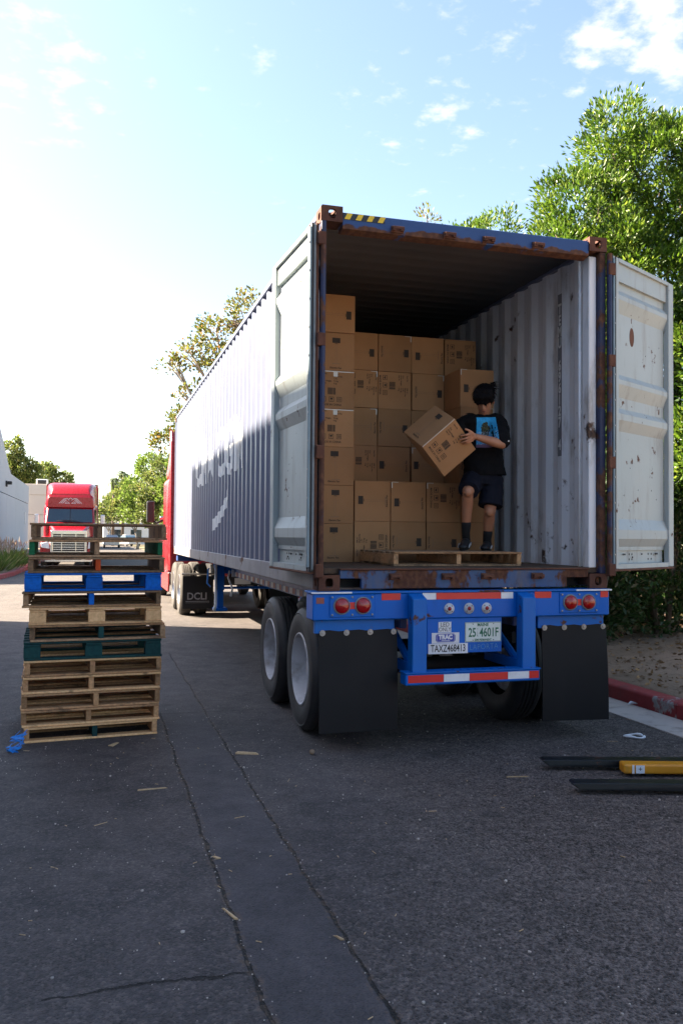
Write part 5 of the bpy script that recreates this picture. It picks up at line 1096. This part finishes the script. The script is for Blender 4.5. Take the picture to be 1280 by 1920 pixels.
# T-shirt: wide, boxy, sleeves to the elbow
cr_ = CR.copy(); ax = Matrix((CR, -CF, Vector((0, 0, 1)))).transposed()
ts = MB(); mid_ = (J['shR']+J['shL'])/2
ts.ellipsoid(mid_ + Vector((0, 0.0, -0.03)), (0.195, 0.105, 0.075), ax, 22, 12); ts.ellipsoid(mid_.lerp(J['waist'], 0.45), (0.190, 0.125, 0.22), ax, 22, 14)
def ering(c, rx, ry): return [c + CR*(rx*math.cos(2*math.pi*j/24)) + CF*(ry*math.sin(2*math.pi*j/24)) for j in range(24)]
def loft(mb, rings):
    n = len(rings[0]); k = len(mb.v)
    for r_ in rings: mb.v += [tuple(p) for p in r_]
    for i in range(len(rings)-1):
        for j in range(n): j2 = (j+1) % n; mb.f.append((k+i*n+j, k+i*n+j2, k+(i+1)*n+j2, k+(i+1)*n+j))
    mb.f.append(tuple(k+j for j in range(n-1, -1, -1))); e = k+(len(rings)-1)*n; mb.f.append(tuple(e+j for j in range(n)))
wst, hip = J['waist'], J['hip']
loft(ts, [ering(hip + Vector((0.012, 0, -0.015)) + CR*0.008, 0.196, 0.136), ering(hip.lerp(wst, 0.5) + CR*0.006, 0.186, 0.124), ering(wst, 0.182, 0.120), ering(wst.lerp(mid_, 0.5), 0.185, 0.122), ering(mid_ + Vector((0, 0, -0.03)), 0.18, 0.10), ering(mid_ + Vector((0, 0, 0.035)), 0.095, 0.075), ering(J['neck'] + Vector((0.004, 0.005, -0.012)), 0.066, 0.062)])
sR, eR = J['shR'], J['elb']; limb(ts, [sR + Vector((-0.03, 0, -0.01)), sR.lerp(eR, 0.35), sR.lerp(eR, 0.86)], [0.078, 0.085, 0.076], 16)
sL, eL = J['shL'], J['elbL']; limb(ts, [sL + Vector((0.03, 0, -0.01)), sL.lerp(eL, 0.4), sL.lerp(eL, 0.95)], [0.076, 0.083, 0.078], 16)
shirt = fused('t_shirt', ts, M['shirt'], 0.008, 3, per, [(0.022, 0.09), (0.010, 0.035)])
# shorts
sh = MB(); loft(sh, [ering(hip + Vector((0, 0, -0.10)), 0.165, 0.115), ering(hip + Vector((0, 0, 0.02)), 0.160, 0.115), ering(wst, 0.15, 0.105)])
def short_leg(h, k_, t0, r0, r1):
    p = h + Vector((0, 0, -0.02)); e = h.lerp(k_, t0); d = (e-p).normalized(); sh.tube([p - d*0.04, p, p.lerp(e, 0.6), e], [0.08, 0.102, r0, r1], 20)
short_leg(J['hipL'], J['kneeL'], 0.93, 0.098, 0.094); short_leg(J['hipR'] + Vector((0.004, 0, 0)), J['kneeR'] + Vector((0.0, 0, 0)), 0.86, 0.106, 0.112)
shorts = fused('shorts', sh, M['shorts'], 0.008, 2, per, [(0.018, 0.07)])
# socks and shoes
for a, k_, hl, toe in ((J['ankL'], J['kneeL'], J['heelL'], J['toeL']), (J['ankR'], J['kneeR'], J['heelR'], J['toeR'])):
    d = (k_-a).normalized(); b = MB(); limb(b, [hl.lerp(a, 0.35), a, a + d*0.085], [0.038, 0.0375, 0.043]); fused('sock', b, M['sock'], 0.006, 1, per)
    fd = (toe-hl); fdn = fd.normalized(); sd = fdn.cross(Vector((0, 0, 1))).normalized(); upv = sd.cross(fdn); b = MB(); fm = Matrix((fdn, sd, upv)).transposed()
    limb(b, [hl + upv*0.012, hl + fd*0.45 + upv*0.010, toe + upv*0.0], [0.040, 0.042, 0.034]); b.ellipsoid(hl + upv*0.035, (0.045, 0.038, 0.040), fm); b.ellipsoid(hl + fd*0.35 + upv*0.025, (0.07, 0.037, 0.036), fm); b.ellipsoid(toe - fdn*0.02, (0.07, 0.046, 0.030), fm)
    shoe = fused('shoe', b, M['shoe'], 0.006, 2, per)
    b = MB(); b.ellipsoid(hl + fd*0.52 - upv*0.026, (fd.length*0.5+0.055, 0.047, 0.013), fm, 20, 8); b.build('sole', M['shoe'], shoe, smooth=True)
    b = MB(); 
    for s in (-1, 1): b.tube([toe - fdn*0.03 + sd*s*0.047 - upv*0.01, hl + fd*0.55 + sd*s*0.049 + upv*0.014, hl + fd*0.35 + sd*s*0.047 - upv*0.008, hl + fd*0.15 + sd*s*0.045 + upv*0.012], 0.006, 6)
    b.build('shoe_trim', M['shoe_trim'], shoe, smooth=True)
# printed picture on the shirt, laid on the cloth
bvh = BVHTree.FromObject(shirt, bpy.context.evaluated_depsgraph_get()) if False else BVHTree.FromPolygons([v.co for v in shirt.data.vertices], [tuple(p.vertices) for p in shirt.data.polygons])
pc = Vector((1.735, 0.80, 1.345+ZC)) - PB; vs = []; fs = []; nu, nv = 16, 22
for j in range(nv+1):
    for i in range(nu+1):
        a = (i/nu-0.5)*0.165; c = (0.5-j/nv)*0.27 ; o_ = pc + CR*a + Vector((0, 0, c)) - CF*0.4; hit = bvh.ray_cast(o_, CF); q = hit[0] if hit[0] is not None else o_ + CF*0.42; vs.append(tuple(q - CF*0.003))
for j in range(nv):
    for i in range(nu): a = j*(nu+1)+i; fs.append((a, a+nu+1, a+nu+2, a+1))
kp = NT('shirt_print'); uvn = kp.n('ShaderNodeTexCoord'); sp = kp.n('ShaderNodeSeparateXYZ'); kp.l(uvn.outputs['UV'], sp.inputs[0]); U, V = sp.outputs[0], sp.outputs[1]; nz = kp.noise(uvn.outputs['UV'], 9, 5); nz2 = kp.noise(uvn.outputs['UV'], 26, 4)
col = kp.mix(kp.ramp(nz, 0.4, 0.65), (0.02, 0.30, 0.62), (0.03, 0.38, 0.70))
hill = kp.math('ADD', kp.math('ABSOLUTE', kp.math('SUBTRACT', U, 0.48)), kp.math('MULTIPLY', kp.math('SUBTRACT', nz2, 0.5), 0.25)); ex = kp.math('POWER', kp.math('DIVIDE', kp.math('SUBTRACT', U, 0.46), 0.24), 2.0); ey = kp.math('POWER', kp.math('ABSOLUTE', kp.math('DIVIDE', kp.math('SUBTRACT', V, 0.60), 0.27)), 2.0); inside = kp.math('LESS_THAN', kp.math('ADD', kp.math('ADD', ex, ey), kp.math('MULTIPLY', kp.math('SUBTRACT', nz, 0.5), 2.6)), 0.95)
col = kp.mix(inside, col, kp.mix(kp.ramp(nz2, 0.5, 0.62), (0.012, 0.016, 0.014), (0.17, 0.15, 0.03)))
foam = kp.math('MULTIPLY', kp.math('GREATER_THAN', nz2, 0.57), kp.math('LESS_THAN', V, 0.52)); col = kp.mix(foam, col, (0.45, 0.52, 0.60)); col = kp.mix(kp.math('LESS_THAN', kp.math('ADD', V, kp.math('MULTIPLY', nz2, 0.12)), 0.16), col, (0.16, 0.10, 0.17))
kp.val(kp.b.inputs['Base Color'], col); kp.b.inputs['Roughness'].default_value = 0.8
po = mesh_obj('shirt_picture', vs, fs, kp.m, shirt, True); uvl = po.data.uv_layers.new(name='UVMap')
for lp in po.data.loops: vi = lp.vertex_index; uvl.data[lp.index].uv = ((vi % (nu+1))/nu, 1-(vi//(nu+1))/nv)
b = MB(); e = sR.lerp(eR, 0.84) + CR*0.05 - CF*0.055 + Vector((0, 0, -0.01)); b.obox(e, (0.011, 0.004, 0.006)); b.build('sleeve_tag', M['white_paint'], per, bevel=0.001)

# ------------------------------------------------------------------ tractors (local: front bumper at y=0, facing -y, centred on x)
def rr_ring(y, hw, z0, z1, rad, n=5, hw_top=None):
    hw_top = hw if hw_top is None else hw_top; pts = []
    for (cx, cz, a0, w) in ((hw_top-rad, z1-rad, 0, hw_top), (-(hw_top-rad), z1-rad, 90, hw_top), (-(hw-rad*0.4), z0+rad*0.4, 180, hw), (hw-rad*0.4, z0+rad*0.4, 270, hw)):
        r_ = rad if a0 < 180 else rad*0.4
        for q in range(n): a = R(a0+90*q/(n-1)); pts.append((cx+r_*math.cos(a), y, cz+r_*math.sin(a)))
    return pts
def loft_y(mb, rings):
    n = len(rings[0]); k = len(mb.v)
    for r_ in rings: mb.v += r_
    for i in range(len(rings)-1):
        for j in range(n): j2 = (j+1) % n; mb.f.append((k+i*n+j, k+i*n+j2, k+(i+1)*n+j2, k+(i+1)*n+j))
    mb.f.append(tuple(k+j for j in range(n-1, -1, -1))); e = k+(len(rings)-1)*n; mb.f.append(tuple(e+j for j in range(n)))
def tractor(name, label, loc, rz, mirror_red=True):
    t = thing(name, label, 'truck', loc, rz); red = M['red_paint']
    b = MB(); loft_y(b, [rr_ring(1.50, 1.06, 0.75, 2.02, 0.10), rr_ring(1.62, 1.10, 0.75, 2.10, 0.10), rr_ring(2.02, 1.14, 0.75, 2.80, 0.14, hw_top=1.05), rr_ring(2.12, 1.15, 0.75, 2.86, 0.14, hw_top=1.06), rr_ring(2.70, 1.20, 0.75, 2.92, 0.14, hw_top=1.12), rr_ring(3.10, 1.22, 0.75, 2.95, 0.14), rr_ring(4.62, 1.22, 0.75, 2.95, 0.14)]); b.build('cab_body', red, t, auto=0.6)
    b = MB(); loft_y(b, [rr_ring(1.88, 1.00, 2.82, 3.28, 0.12, hw_top=0.98), rr_ring(1.97, 1.07, 2.80, 3.40, 0.16, hw_top=1.02), rr_ring(2.45, 1.10, 2.80, 3.42, 0.16, hw_top=1.04)]); b.build('visor', red, t, auto=0.6)
    b = MB(); loft_y(b, [rr_ring(2.35, 0.90, 3.30, 3.46, 0.06), rr_ring(2.55, 0.98, 3.0, 3.68, 0.16, hw_top=0.90), rr_ring(2.90, 1.08, 2.9, 3.90, 0.24, hw_top=0.98), rr_ring(3.35, 1.18, 2.9, 4.02, 0.26, hw_top=1.06), rr_ring(4.60, 1.22, 2.9, 4.05, 0.20, hw_top=1.16)]); rf = b.build('roof_fairing', red, t, auto=0.6)
    b = MB(); loft_y(b, [rr_ring(0.22, 0.72, 0.70, 1.70, 0.10, hw_top=0.66), rr_ring(0.45, 0.80, 0.70, 1.82, 0.14, hw_top=0.72), rr_ring(1.0, 0.90, 0.70, 1.95, 0.14, hw_top=0.82), rr_ring(1.56, 1.02, 0.70, 2.06, 0.12, hw_top=0.96)]); b.build('hood', red, t, auto=0.6)
    for s in (-1, 1):
        b = MB(); loft_y(b, [[(s*(0.98)+ (p[0]), p[1], p[2]) for p in rr_ring(0.30, 0.22, 0.72, 1.12, 0.10)], [(s*0.99+p[0], p[1], p[2]) for p in rr_ring(0.7, 0.24, 0.95, 1.42, 0.14)], [(s*1.0+p[0], p[1], p[2]) for p in rr_ring(1.2, 0.24, 1.06, 1.48, 0.14)], [(s*1.0+p[0], p[1], p[2]) for p in rr_ring(1.75, 0.24, 0.80, 1.25, 0.12)]]); fe = b.build('fender', red, t, auto=0.6)
        b = MB(); b.prism([(s*0.80, 0.92), (s*1.16, 0.98), (s*1.18, 1.16), (s*0.84, 1.26)], 'y', 0.24, 0.36); b.build('headlight', M['white_plastic'], t, bevel=0.02)
        # mirrors
        mr_ = MB(); mr_.tube([(s*1.12, 1.72, 1.98), (s*1.28, 1.62, 1.90), (s*1.40, 1.60, 1.98)], 0.028, 8); arm = mr_.build('mirror_arm', M['black_plastic'], t, smooth=True)
        MB().box(s*1.44-0.10, s*1.44+0.10, 1.52, 1.66, 1.92, 2.48).build('mirror', M['alu'] if mirror_red else M['black_plastic'], t, bevel=0.04, seg=2)
        MB().obox((s*1.10, 1.50, 2.02), (0.10, 0.05, 0.06)).build('hood_mirror', M['chrome'], t, bevel=0.02)
        dq = MB(); dq.add([(s*1.137, 1.95, 2.10), (s*1.192, 2.60, 2.10), (s*1.152, 2.60, 2.70), (s*1.082, 2.12, 2.72)], [(0, 1, 2, 3)]); flat(dq, 'side_window', M['glass'], t)
        MB().box(s*1.226-0.004, s*1.226+0.004, 3.3, 3.302, 1.0, 2.8).build('door_seam', M['dark'], t)
        MB().lathe([(0.0001, 0), (0.30, 0.0), (0.31, 0.02), (0.31, 1.5), (0.30, 1.52), (0.0001, 1.52)], (s*0.86, 2.9, 0.62), 'y', 20).build('fuel_tank', M['alu'], t, auto=0.6)
        b = MB(); b.prism([(1.7, 0.30), (4.5, 0.30), (4.62, 0.45), (4.62, 0.74), (1.7, 0.74)], 'x', *sorted((s*1.17, s*1.21))); b.build('side_skirt', red, t, bevel=0.01)
        b = MB(); b.prism([(4.63, 0.8), (5.05, 0.8), (5.05, 3.7), (4.9, 3.95), (4.63, 3.98)], 'x', *sorted((s*1.16, s*1.215))); b.build('side_extender', red, t, bevel=0.01)
    # windscreen, wipers, grille, bumper
    b = MB(); b.add([(-1.00, 1.60, 2.12), (1.00, 1.60, 2.12), (0.96, 1.93, 2.74), (-0.96, 1.93, 2.74)], [(0, 1, 2, 3)]); b.add([(-1.00, 1.64, 2.10), (1.00, 1.64, 2.10), (0.96, 1.97, 2.72), (-0.96, 1.97, 2.72)], [(3, 2, 1, 0)]); ws = b.build('windscreen', M['glass'], t)
    MB().obox((0, 1.755, 2.43), (0.015, 0.012, 0.34), Matrix.Rotation(-0.49, 3, 'X')).build('windscreen_pillar', M['black_plastic'], ws)
    for s in (-1, 1): MB().tube([(s*0.15+0.35, 1.575, 2.12), (s*0.15-0.05, 1.585, 2.22), (s*0.15-0.45, 1.57, 2.17)], 0.014, 6).build('wiper', M['black_plastic'], ws)
    b = MB(); b.prism([(-0.70, 0.78), (0.70, 0.78), (0.72, 1.64), (0.60, 1.72), (-0.60, 1.72), (-0.72, 1.64)], 'y', 0.17, 0.215); g_ = b.build('grille', M['dark'], t)
    b = MB()
    for (x0, x1, z0, z1) in ((-0.76, 0.76, 1.58, 1.74), (-0.76, 0.76, 0.74, 0.82), (-0.76, -0.66, 0.82, 1.58), (0.66, 0.76, 0.82, 1.58)): b.box(x0, x1, 0.13, 0.169, z0, z1)
    b.build('grille_surround', M['chrome'], g_, bevel=0.015)
    for i in range(7): MB().box(-0.655, 0.655, 0.145, 0.166, 0.88+i*0.10, 0.915+i*0.10).build('grille_bar', M['chrome'], g_, bevel=0.006)
    for x in (-0.30, 0.30): MB().box(x-0.02, x+0.02, 0.135, 0.144, 0.83, 1.57).build('grille_upright', M['chrome'], g_, bevel=0.004)
    b = MB(); loft_y(b, [rr_ring(0.0, 0.98, 0.36, 0.72, 0.08), rr_ring(0.16, 1.18, 0.34, 0.74, 0.08), rr_ring(0.34, 1.23, 0.34, 0.74, 0.08)]); bp = b.build('bumper', M['chrome'], t, auto=0.6)
    MB().box(-0.55, 0.55, -0.008, 0.02, 0.44, 0.60).build('bumper_opening', M['dark'], bp); 
    for s in (-1, 1): MB().box(s*0.86-0.13, s*0.86+0.13, -0.01, 0.10, 0.44, 0.62).build('bumper_end', red, bp, bevel=0.01)
    # emblem on the visor: nested chevrons around a diamond, white lines
    ang = math.atan2(0.09, 0.12); fr = frame((0, 1.885, 3.12), (1, 0, 0), (0, 0.60, 0.80)); fr = frame((0, 1.872, 2.98), (1, 0, 0), (0, 0, 1)); b = MB()
    for s in (-1, 1):
        for o_, h in ((0.50, 0.22), (0.42, 0.19), (0.34, 0.16)): add_stroke(b, fr, [(s*o_, 0.02), (s*(o_-h*1.05), 0.02+h)], 0.020)
        add_stroke(b, fr, [(s*0.27, 0.24), (s*0.14, 0.245), (s*0.0, 0.10)], 0.020); add_stroke(b, fr, [(s*0.04, 0.02), (s*0.24, 0.02), (s*0.15, 0.10), (s*0.04, 0.02)], 0.016)
    add_stroke(b, fr, [(0, 0.10), (0.10, 0.19), (0, 0.27), (-0.10, 0.19), (0, 0.10)], 0.020); flat(b, 'emblem', M['white_paint'], t)
    for i in range(5): MB().lathe([(0.0001, 0.03), (0.03, 0.02), (0.035, 0)], (-0.8+i*0.4, 1.93, 2.89), 'y', 10, -1).build('roof_lamp', M['lens'], t)
    # frame and wheels
    for s in (-1, 1): MB().box(s*0.42-0.04, s*0.42+0.04, 0.4, 7.55, 0.72, 0.98).build('frame_rail', M['dark'], t)
    MB().box(-0.5, 0.5, 7.50, 7.58, 0.62, 0.98).build('rear_crossmember', M['dark'], t); MB().lathe([(0.0001, 0.0), (0.46, 0.0), (0.48, -0.05), (0.0001, -0.05)], (0, 6.2, 1.06), 'z', 24).build('fifth_wheel', M['dark'], t)
    for s in (-1, 1):
        wheel_set_single(t, s, 1.22)
        for yc in (5.60, 6.90): wheel_set(t, s*1.19, yc, -s, M['tyre_dusty'], mat_r=M['alu'])
        b = MB(); b.prism([(s*0.56, 0.16), (s*1.16, 0.16), (s*1.16, 0.80), (s*0.56, 0.80)], 'y', 7.46, 7.475); fl = b.build('mudflap', M['flap'], t)
        MB().tube([(s*0.42, 7.47, 0.84), (s*1.18, 7.47, 0.84)], 0.02, 8).build('flap_rod', M['zinc'], t)
        if s > 0:
            fr = frame((s*0.86, 7.4795, 0.40), (-1, 0, 0), (0, 0, 1)); b = MB(); add_text(b, 'DCLI', 0.19, fr, -0.02, 0, 0, 0.95, 0.004); add_rect(b, fr, -0.24, 0.22, -0.10, -0.09); add_rect(b, fr, -0.24, 0.22, -0.125, -0.12); flat(b, 'lettering', M['rail_grey'], fl)
        for q in (0.14, 0.30): MB().lathe([(0.0001, 0.02), (0.05, 0.015), (0.055, 0)], (s*q, 7.582, 0.84), 'y', 16).build('tail_lamp', M['lens'], t, smooth=True)
    MB().box(-0.16, 0.16, 7.583, 7.59, 0.64, 0.76).build('license_plate', M['white_paint'], t)
    return t
def wheel_set_single(root, s, yc):
    t_ = MB().lathe(TY, (s*1.20, yc, 0.51), 'x', 36, -s).build('tyre', M['tyre_dusty'], root, auto=0.55)
    MB().lathe([(0.302, 0.03), (0.298, 0.012), (0.285, 0.02), (0.27, 0.06), (0.20, 0.04), (0.14, -0.02), (0.10, -0.03), (0.0001, -0.035)], (s*1.20, yc, 0.51), 'x', 28, -s).build('rim', M['alu'], t_, auto=0.7)
near = tractor('tractor_unit', 'red tractor unit hauling the open container, partly hidden in front of it', (1.22, 18.25, 0), math.pi, False)
farT = tractor('tractor_unit', 'red truck with chrome grille facing the camera behind the pallet stack', (-2.72, 33.4, 0), 0.0)
fc = thing('shipping_container', 'dark container carried behind the oncoming red truck', 'container', (-3.94, 38.9, 1.2))
MB().box(0, 2.44, 0, 12.1, 0, 2.88).build('body', M['grey_box'], fc, bevel=0.01)
for i in range(40): MB().box(2.441, 2.475, 0.2+i*0.295, 0.32+i*0.295, 0.16, 2.75).build('side_rib', M['grey_box'], fc, bevel=0.01)
for i in range(7): MB().box(0.15+i*0.31, 0.30+i*0.31, -0.035, -0.001, 0.16, 2.75).build('front_rib', M['grey_box'], fc, bevel=0.01)
for x in (0, 2.29):
    for z in (-0.003, 2.77): MB().box(x-0.003, x+0.155, -0.04, 0.16, z, z+0.118).build('corner_casting', M['dark'], fc, bevel=0.01)
fch = thing('container_chassis', 'dark chassis carrying the container behind the oncoming truck', 'trailer', (-3.94, 38.9, 0))
for x in (0.7, 1.66): MB().box(x, x+0.08, 0.3, 12, 0.9, 1.195).build('frame_rail', M['dark'], fch)
for yc in (9.9, 11.1):
    wheel_set(fch, 0.05, yc, 1, M['tyre_dusty']); wheel_set(fch, 2.39, yc, -1, M['tyre_dusty'])
# small parked cars far down the road
def car(lab, loc, rz, col):
    t = thing('parked_car', lab, 'car', loc, rz, 'cars far down the road')
    b = MB(); loft_y(b, [rr_ring(0.0, 0.78, 0.35, 0.72, 0.10), rr_ring(0.25, 0.88, 0.28, 0.82, 0.12), rr_ring(2.2, 0.90, 0.26, 0.92, 0.12), rr_ring(4.1, 0.88, 0.28, 0.90, 0.12), rr_ring(4.4, 0.80, 0.36, 0.84, 0.10)]); b.build('body', col, t, auto=0.6)
    b = MB(); loft_y(b, [rr_ring(1.1, 0.78, 0.85, 0.95, 0.03), rr_ring(1.75, 0.76, 0.85, 1.40, 0.12, hw_top=0.64), rr_ring(3.1, 0.76, 0.85, 1.42, 0.12, hw_top=0.64), rr_ring(3.9, 0.78, 0.85, 0.98, 0.03)]); b.build('cabin_glass', M['glass'], t, auto=0.6)
    MB().box(-0.60, 0.60, 1.8, 3.05, 1.40, 1.45).build('roof', col, t, bevel=0.02)
    for s in (-1, 1):
        for yc in (0.85, 3.5): MB().lathe([(0.0001, 0.02), (0.2, 0.02), (0.22, 0), (0.32, 0.01), (0.32, 0.18), (0.0001, 0.18)], (s*0.89, yc, 0.32), 'x', 18, -s).build('wheel', M['tyre'], t, auto=0.6)
        MB().obox((s*0.62, 0.04, 0.66), (0.12, 0.03, 0.06)).build('headlight', M['white_plastic'], t, bevel=0.01)
car('silver car parked far down the road just right of the oncoming truck', (0.2, 92, 0), 0.0, M['alu']); car('white car parked farthest down the road under the trees', (3.2, 104, 0), 0.3, M['white_paint'])

# ------------------------------------------------------------------ pallet stacker whose forks reach in from the right
fk = thing('pallet_stacker', 'pallet stacker with dark forks and yellow leg reaching in from the right', 'pallet stacker', (1.43, -0.72, 0), R(-16.2))
def fork(y0, x0, z0, nm='fork'):
    b = MB(); n = 0.055; x1 = x0+1.35
    b.add([(x0, y0-0.05, z0+0.034), (x0, y0+0.05, z0+0.034), (x0+0.05, y0-0.055, z0+0.0), (x0+0.05, y0+0.055, z0+0.0), (x1, y0-0.055, z0-0.008), (x1, y0+0.055, z0-0.008), (x1, y0-0.055, z0+0.046), (x1, y0+0.055, z0+0.046), (x0+0.02, y0-0.052, z0+0.042), (x0+0.02, y0+0.052, z0+0.042)],
          [(0, 2, 3, 1), (2, 4, 5, 3), (0, 1, 9, 8), (8, 9, 7, 6), (0, 8, 6, 4, 2), (1, 3, 5, 7, 9), (4, 6, 7, 5)]); return b.build(nm, M['fork'], fk, bevel=0.004)
fork(0.0, 0.0, 0.03); fork(-0.555, 0.06, 0.03)
lg = MB().box(0.52, 1.9, -0.20, -0.09, 0.020, 0.085).build('support_leg', M['yellow'], fk, bevel=0.012, seg=2)
b = MB(); fr = frame((0, -0.2025, 0), (1, 0, 0), (0, 0, 1)); add_rect(b, fr, 0.575, 0.59, 0.024, 0.082); add_rect(b, fr, 0.60, 0.66, 0.026, 0.08); flat(b, 'warning_sticker', M['white_plastic'], lg); b = MB(); add_text(b, '+', 0.05, frame((0, -0.204, 0), (1, 0, 0), (0, 0, 1)), 0.63, 0.053); flat(b, 'sticker_symbol', M['black_ink'], lg)
for x in (0.60, 0.70): MB().lathe([(0.0001, 0), (0.035, 0), (0.035, 0.07), (0.0001, 0.07)], (x, -0.18, 0.036), 'y', 16).build('load_wheel', M['dark'], fk)
MB().box(1.36, 1.44, -0.70, 0.15, 0.05, 0.62).build('carriage', M['fork'], fk, bevel=0.01)
for yv in (-0.62, 0.0): MB().box(1.46, 1.56, yv, yv+0.09, 0.05, 1.95).build('mast_rail', M['fork'], fk, bevel=0.008)
MB().box(1.46, 1.56, -0.53, 0.0, 1.86, 1.95).build('mast_crossbar', M['fork'], fk, bevel=0.008)
MB().box(1.60, 2.15, -0.70, 0.16, 0.06, 0.85).build('drive_body', M['yellow'], fk, bevel=0.05, seg=3)
MB().tube([(2.1, -0.27, 0.7), (2.35, -0.27, 1.05), (2.38, -0.27, 1.15)], 0.025, 10).build('tiller_arm', M['black_plastic'], fk, smooth=True); MB().tube([(2.38, -0.42, 1.15), (2.38, -0.12, 1.15)], 0.022, 10).build('tiller_handle', M['black_plastic'], fk, smooth=True)
for yv in (-0.60, 0.05): MB().lathe([(0.0001, 0), (0.11, 0), (0.11, 0.07), (0.0001, 0.07)], (1.95, yv, 0.11), 'y', 18).build('drive_wheel', M['tyre'], fk)

# ------------------------------------------------------------------ litter on the asphalt
def splinter(lab, loc, rz, L, w, h=0.008, mat='straw'):
    b = MB(); b.add([(-L/2, -w/2, 0.001), (L/2, -w*0.25, 0.001), (L/2, w*0.2, 0.001), (-L/2+0.01, w/2, 0.001), (-L/2, -w/2, h), (L/2-0.02, -w*0.2, h), (L/2-0.02, w*0.15, h), (-L/2+0.01, w/2, h)], [(0, 3, 2, 1), (4, 5, 6, 7), (0, 1, 5, 4), (1, 2, 6, 5), (2, 3, 7, 6), (3, 0, 4, 7)])
    o = b.build('wood_splinter', M[mat], None, loc=loc, rot=(0, 0, rz)); tag(o, lab, 'splinter', 'wood splinters on the asphalt'); return o
splinter('pale wood chip right in front of the pallet stack', (-1.43, 0.70, 0), R(62), 0.13, 0.045)
splinter('flat pale wood splinter lying on the seam before the trailer wheels', (-0.49, 0.17, 0), R(-22), 0.17, 0.04, 0.014)
splinter('long thin stick on the asphalt in front of the pallet stack', (-1.22, -0.55, 0), R(4), 0.19, 0.012)
splinter('thin straw left of the fork tips', (1.17, -0.88, 0), R(-10), 0.16, 0.010)
splinter('pale sliver stuck in the left seam near the camera', (-1.02, -2.45, 0), R(108), 0.14, 0.012)
splinter('short chip lying on the left seam', (-0.99, -1.80, 0), R(120), 0.06, 0.018)
splinter('sliver in the right seam closest to the camera', (-0.63, -2.78, 0), R(115), 0.06, 0.010)
rr = random.Random(12); b = MB()
for q in range(110):
    x, yv = rr.uniform(-3, 2.6), rr.uniform(-3.6, 1.0); L, w, a = rr.uniform(0.02, 0.09)*(1 if rr.random() < 0.2 else 0.3), rr.uniform(0.0008, 0.0018), rr.uniform(0, 3.14); b.obox((x, yv, 0.004), (L/2, w, 0.0015), Matrix.Rotation(a, 3, 'Z'))
tag(b.build('straw_litter', M['straw'], None), 'tiny straw bits and wood slivers strewn over the asphalt', 'litter', kind='stuff')
b = MB()
for q in range(1500):
    x, yv = rr.uniform(-4, 3.0), rr.uniform(-4.0, 2.0); s = rr.uniform(0.0015, 0.0045)*(2 if rr.random() < 0.05 else 1); b.ellipsoid((x, yv, s*0.4), (s*1.2, s, s*0.8), Matrix.Rotation(rr.random()*3, 3, 'Z'), 5, 3)
for q in range(160):
    xs0 = rr.choice((-0.605, -1.01)); yv = rr.uniform(-4, 1.6); s = rr.uniform(0.0015, 0.004); b.ellipsoid((xs0+rr.gauss(0, 0.018), yv, s*0.4), (s*1.2, s, s*0.8), None, 5, 3)
tag(b.build('gravel', M['concrete'], None), 'loose grit scattered over the asphalt and along the seams', 'gravel', kind='stuff')
MB().ellipsoid((0, 0, 0.02), (0.022, 0.02, 0.018), None, 10, 7).build('stone', M['soil'], None, loc=(-0.03, 0.04, 0)); tag(bpy.data.objects['stone'], 'small brown stone in front of the left mudflap', 'stone')
# white plastic loop
pts = [(0.075*math.cos(a)*(1.2 if math.sin(a) < 0 else 1.0), 0.05*math.sin(a), 0.012+0.008*math.sin(2*a)) for a in [i*2*math.pi/22 for i in range(23)]]
o = MB().tube(pts, [0.009+0.003*math.sin(i) for i in range(23)], 8).build('plastic_loop', M['white_plastic'], None, smooth=True, loc=(2.63, -0.08, 0), rot=(0, 0, R(-12))); tag(o, 'white plastic loop lying on the asphalt near the gutter', 'plastic scrap')
o = MB().tube([(-0.05, 0, 0.02), (-0.01, 0.02, 0.03), (0.05, 0.0, 0.02)], [0.006, 0.014, 0.004], 7).build('plastic_scrap', M['white_plastic'], None, smooth=True, loc=(3.38, 1.0, 0.012)); tag(o, 'white scrap at the foot of the red kerb', 'plastic scrap')
# blue strap by the pallets
rr = random.Random(4); st = thing('blue_strap', 'crumpled blue strap at the lower left corner of the pallet stack', 'strap', (-2.12, 0.74, 0))
for q in range(5):
    p = [Vector((0.02+rr.uniform(-0.03, 0.03), 0.10, 0.10+rr.uniform(-0.02, 0.02)))]
    for i in range(7): t_ = (i+1)/7; p.append(Vector((rr.uniform(-0.065, 0.05)-0.03*t_, 0.10-0.22*t_, max(0.008, 0.09*(1-t_)**2+rr.uniform(0, 0.03)))))
    b = MB(); wv = Vector((0.6, 0.5, 0.6)).normalized()*0.011
    for i in range(len(p)-1): b.add([p[i]-wv, p[i]+wv, p[i+1]+wv, p[i+1]-wv], [(0, 1, 2, 3)]); wv.rotate(Euler((0, 0.5, 0.4)))
    o = b.build('strand', M['strap'], st); md = o.modifiers.new('thick', 'SOLIDIFY'); md.thickness = 0.003
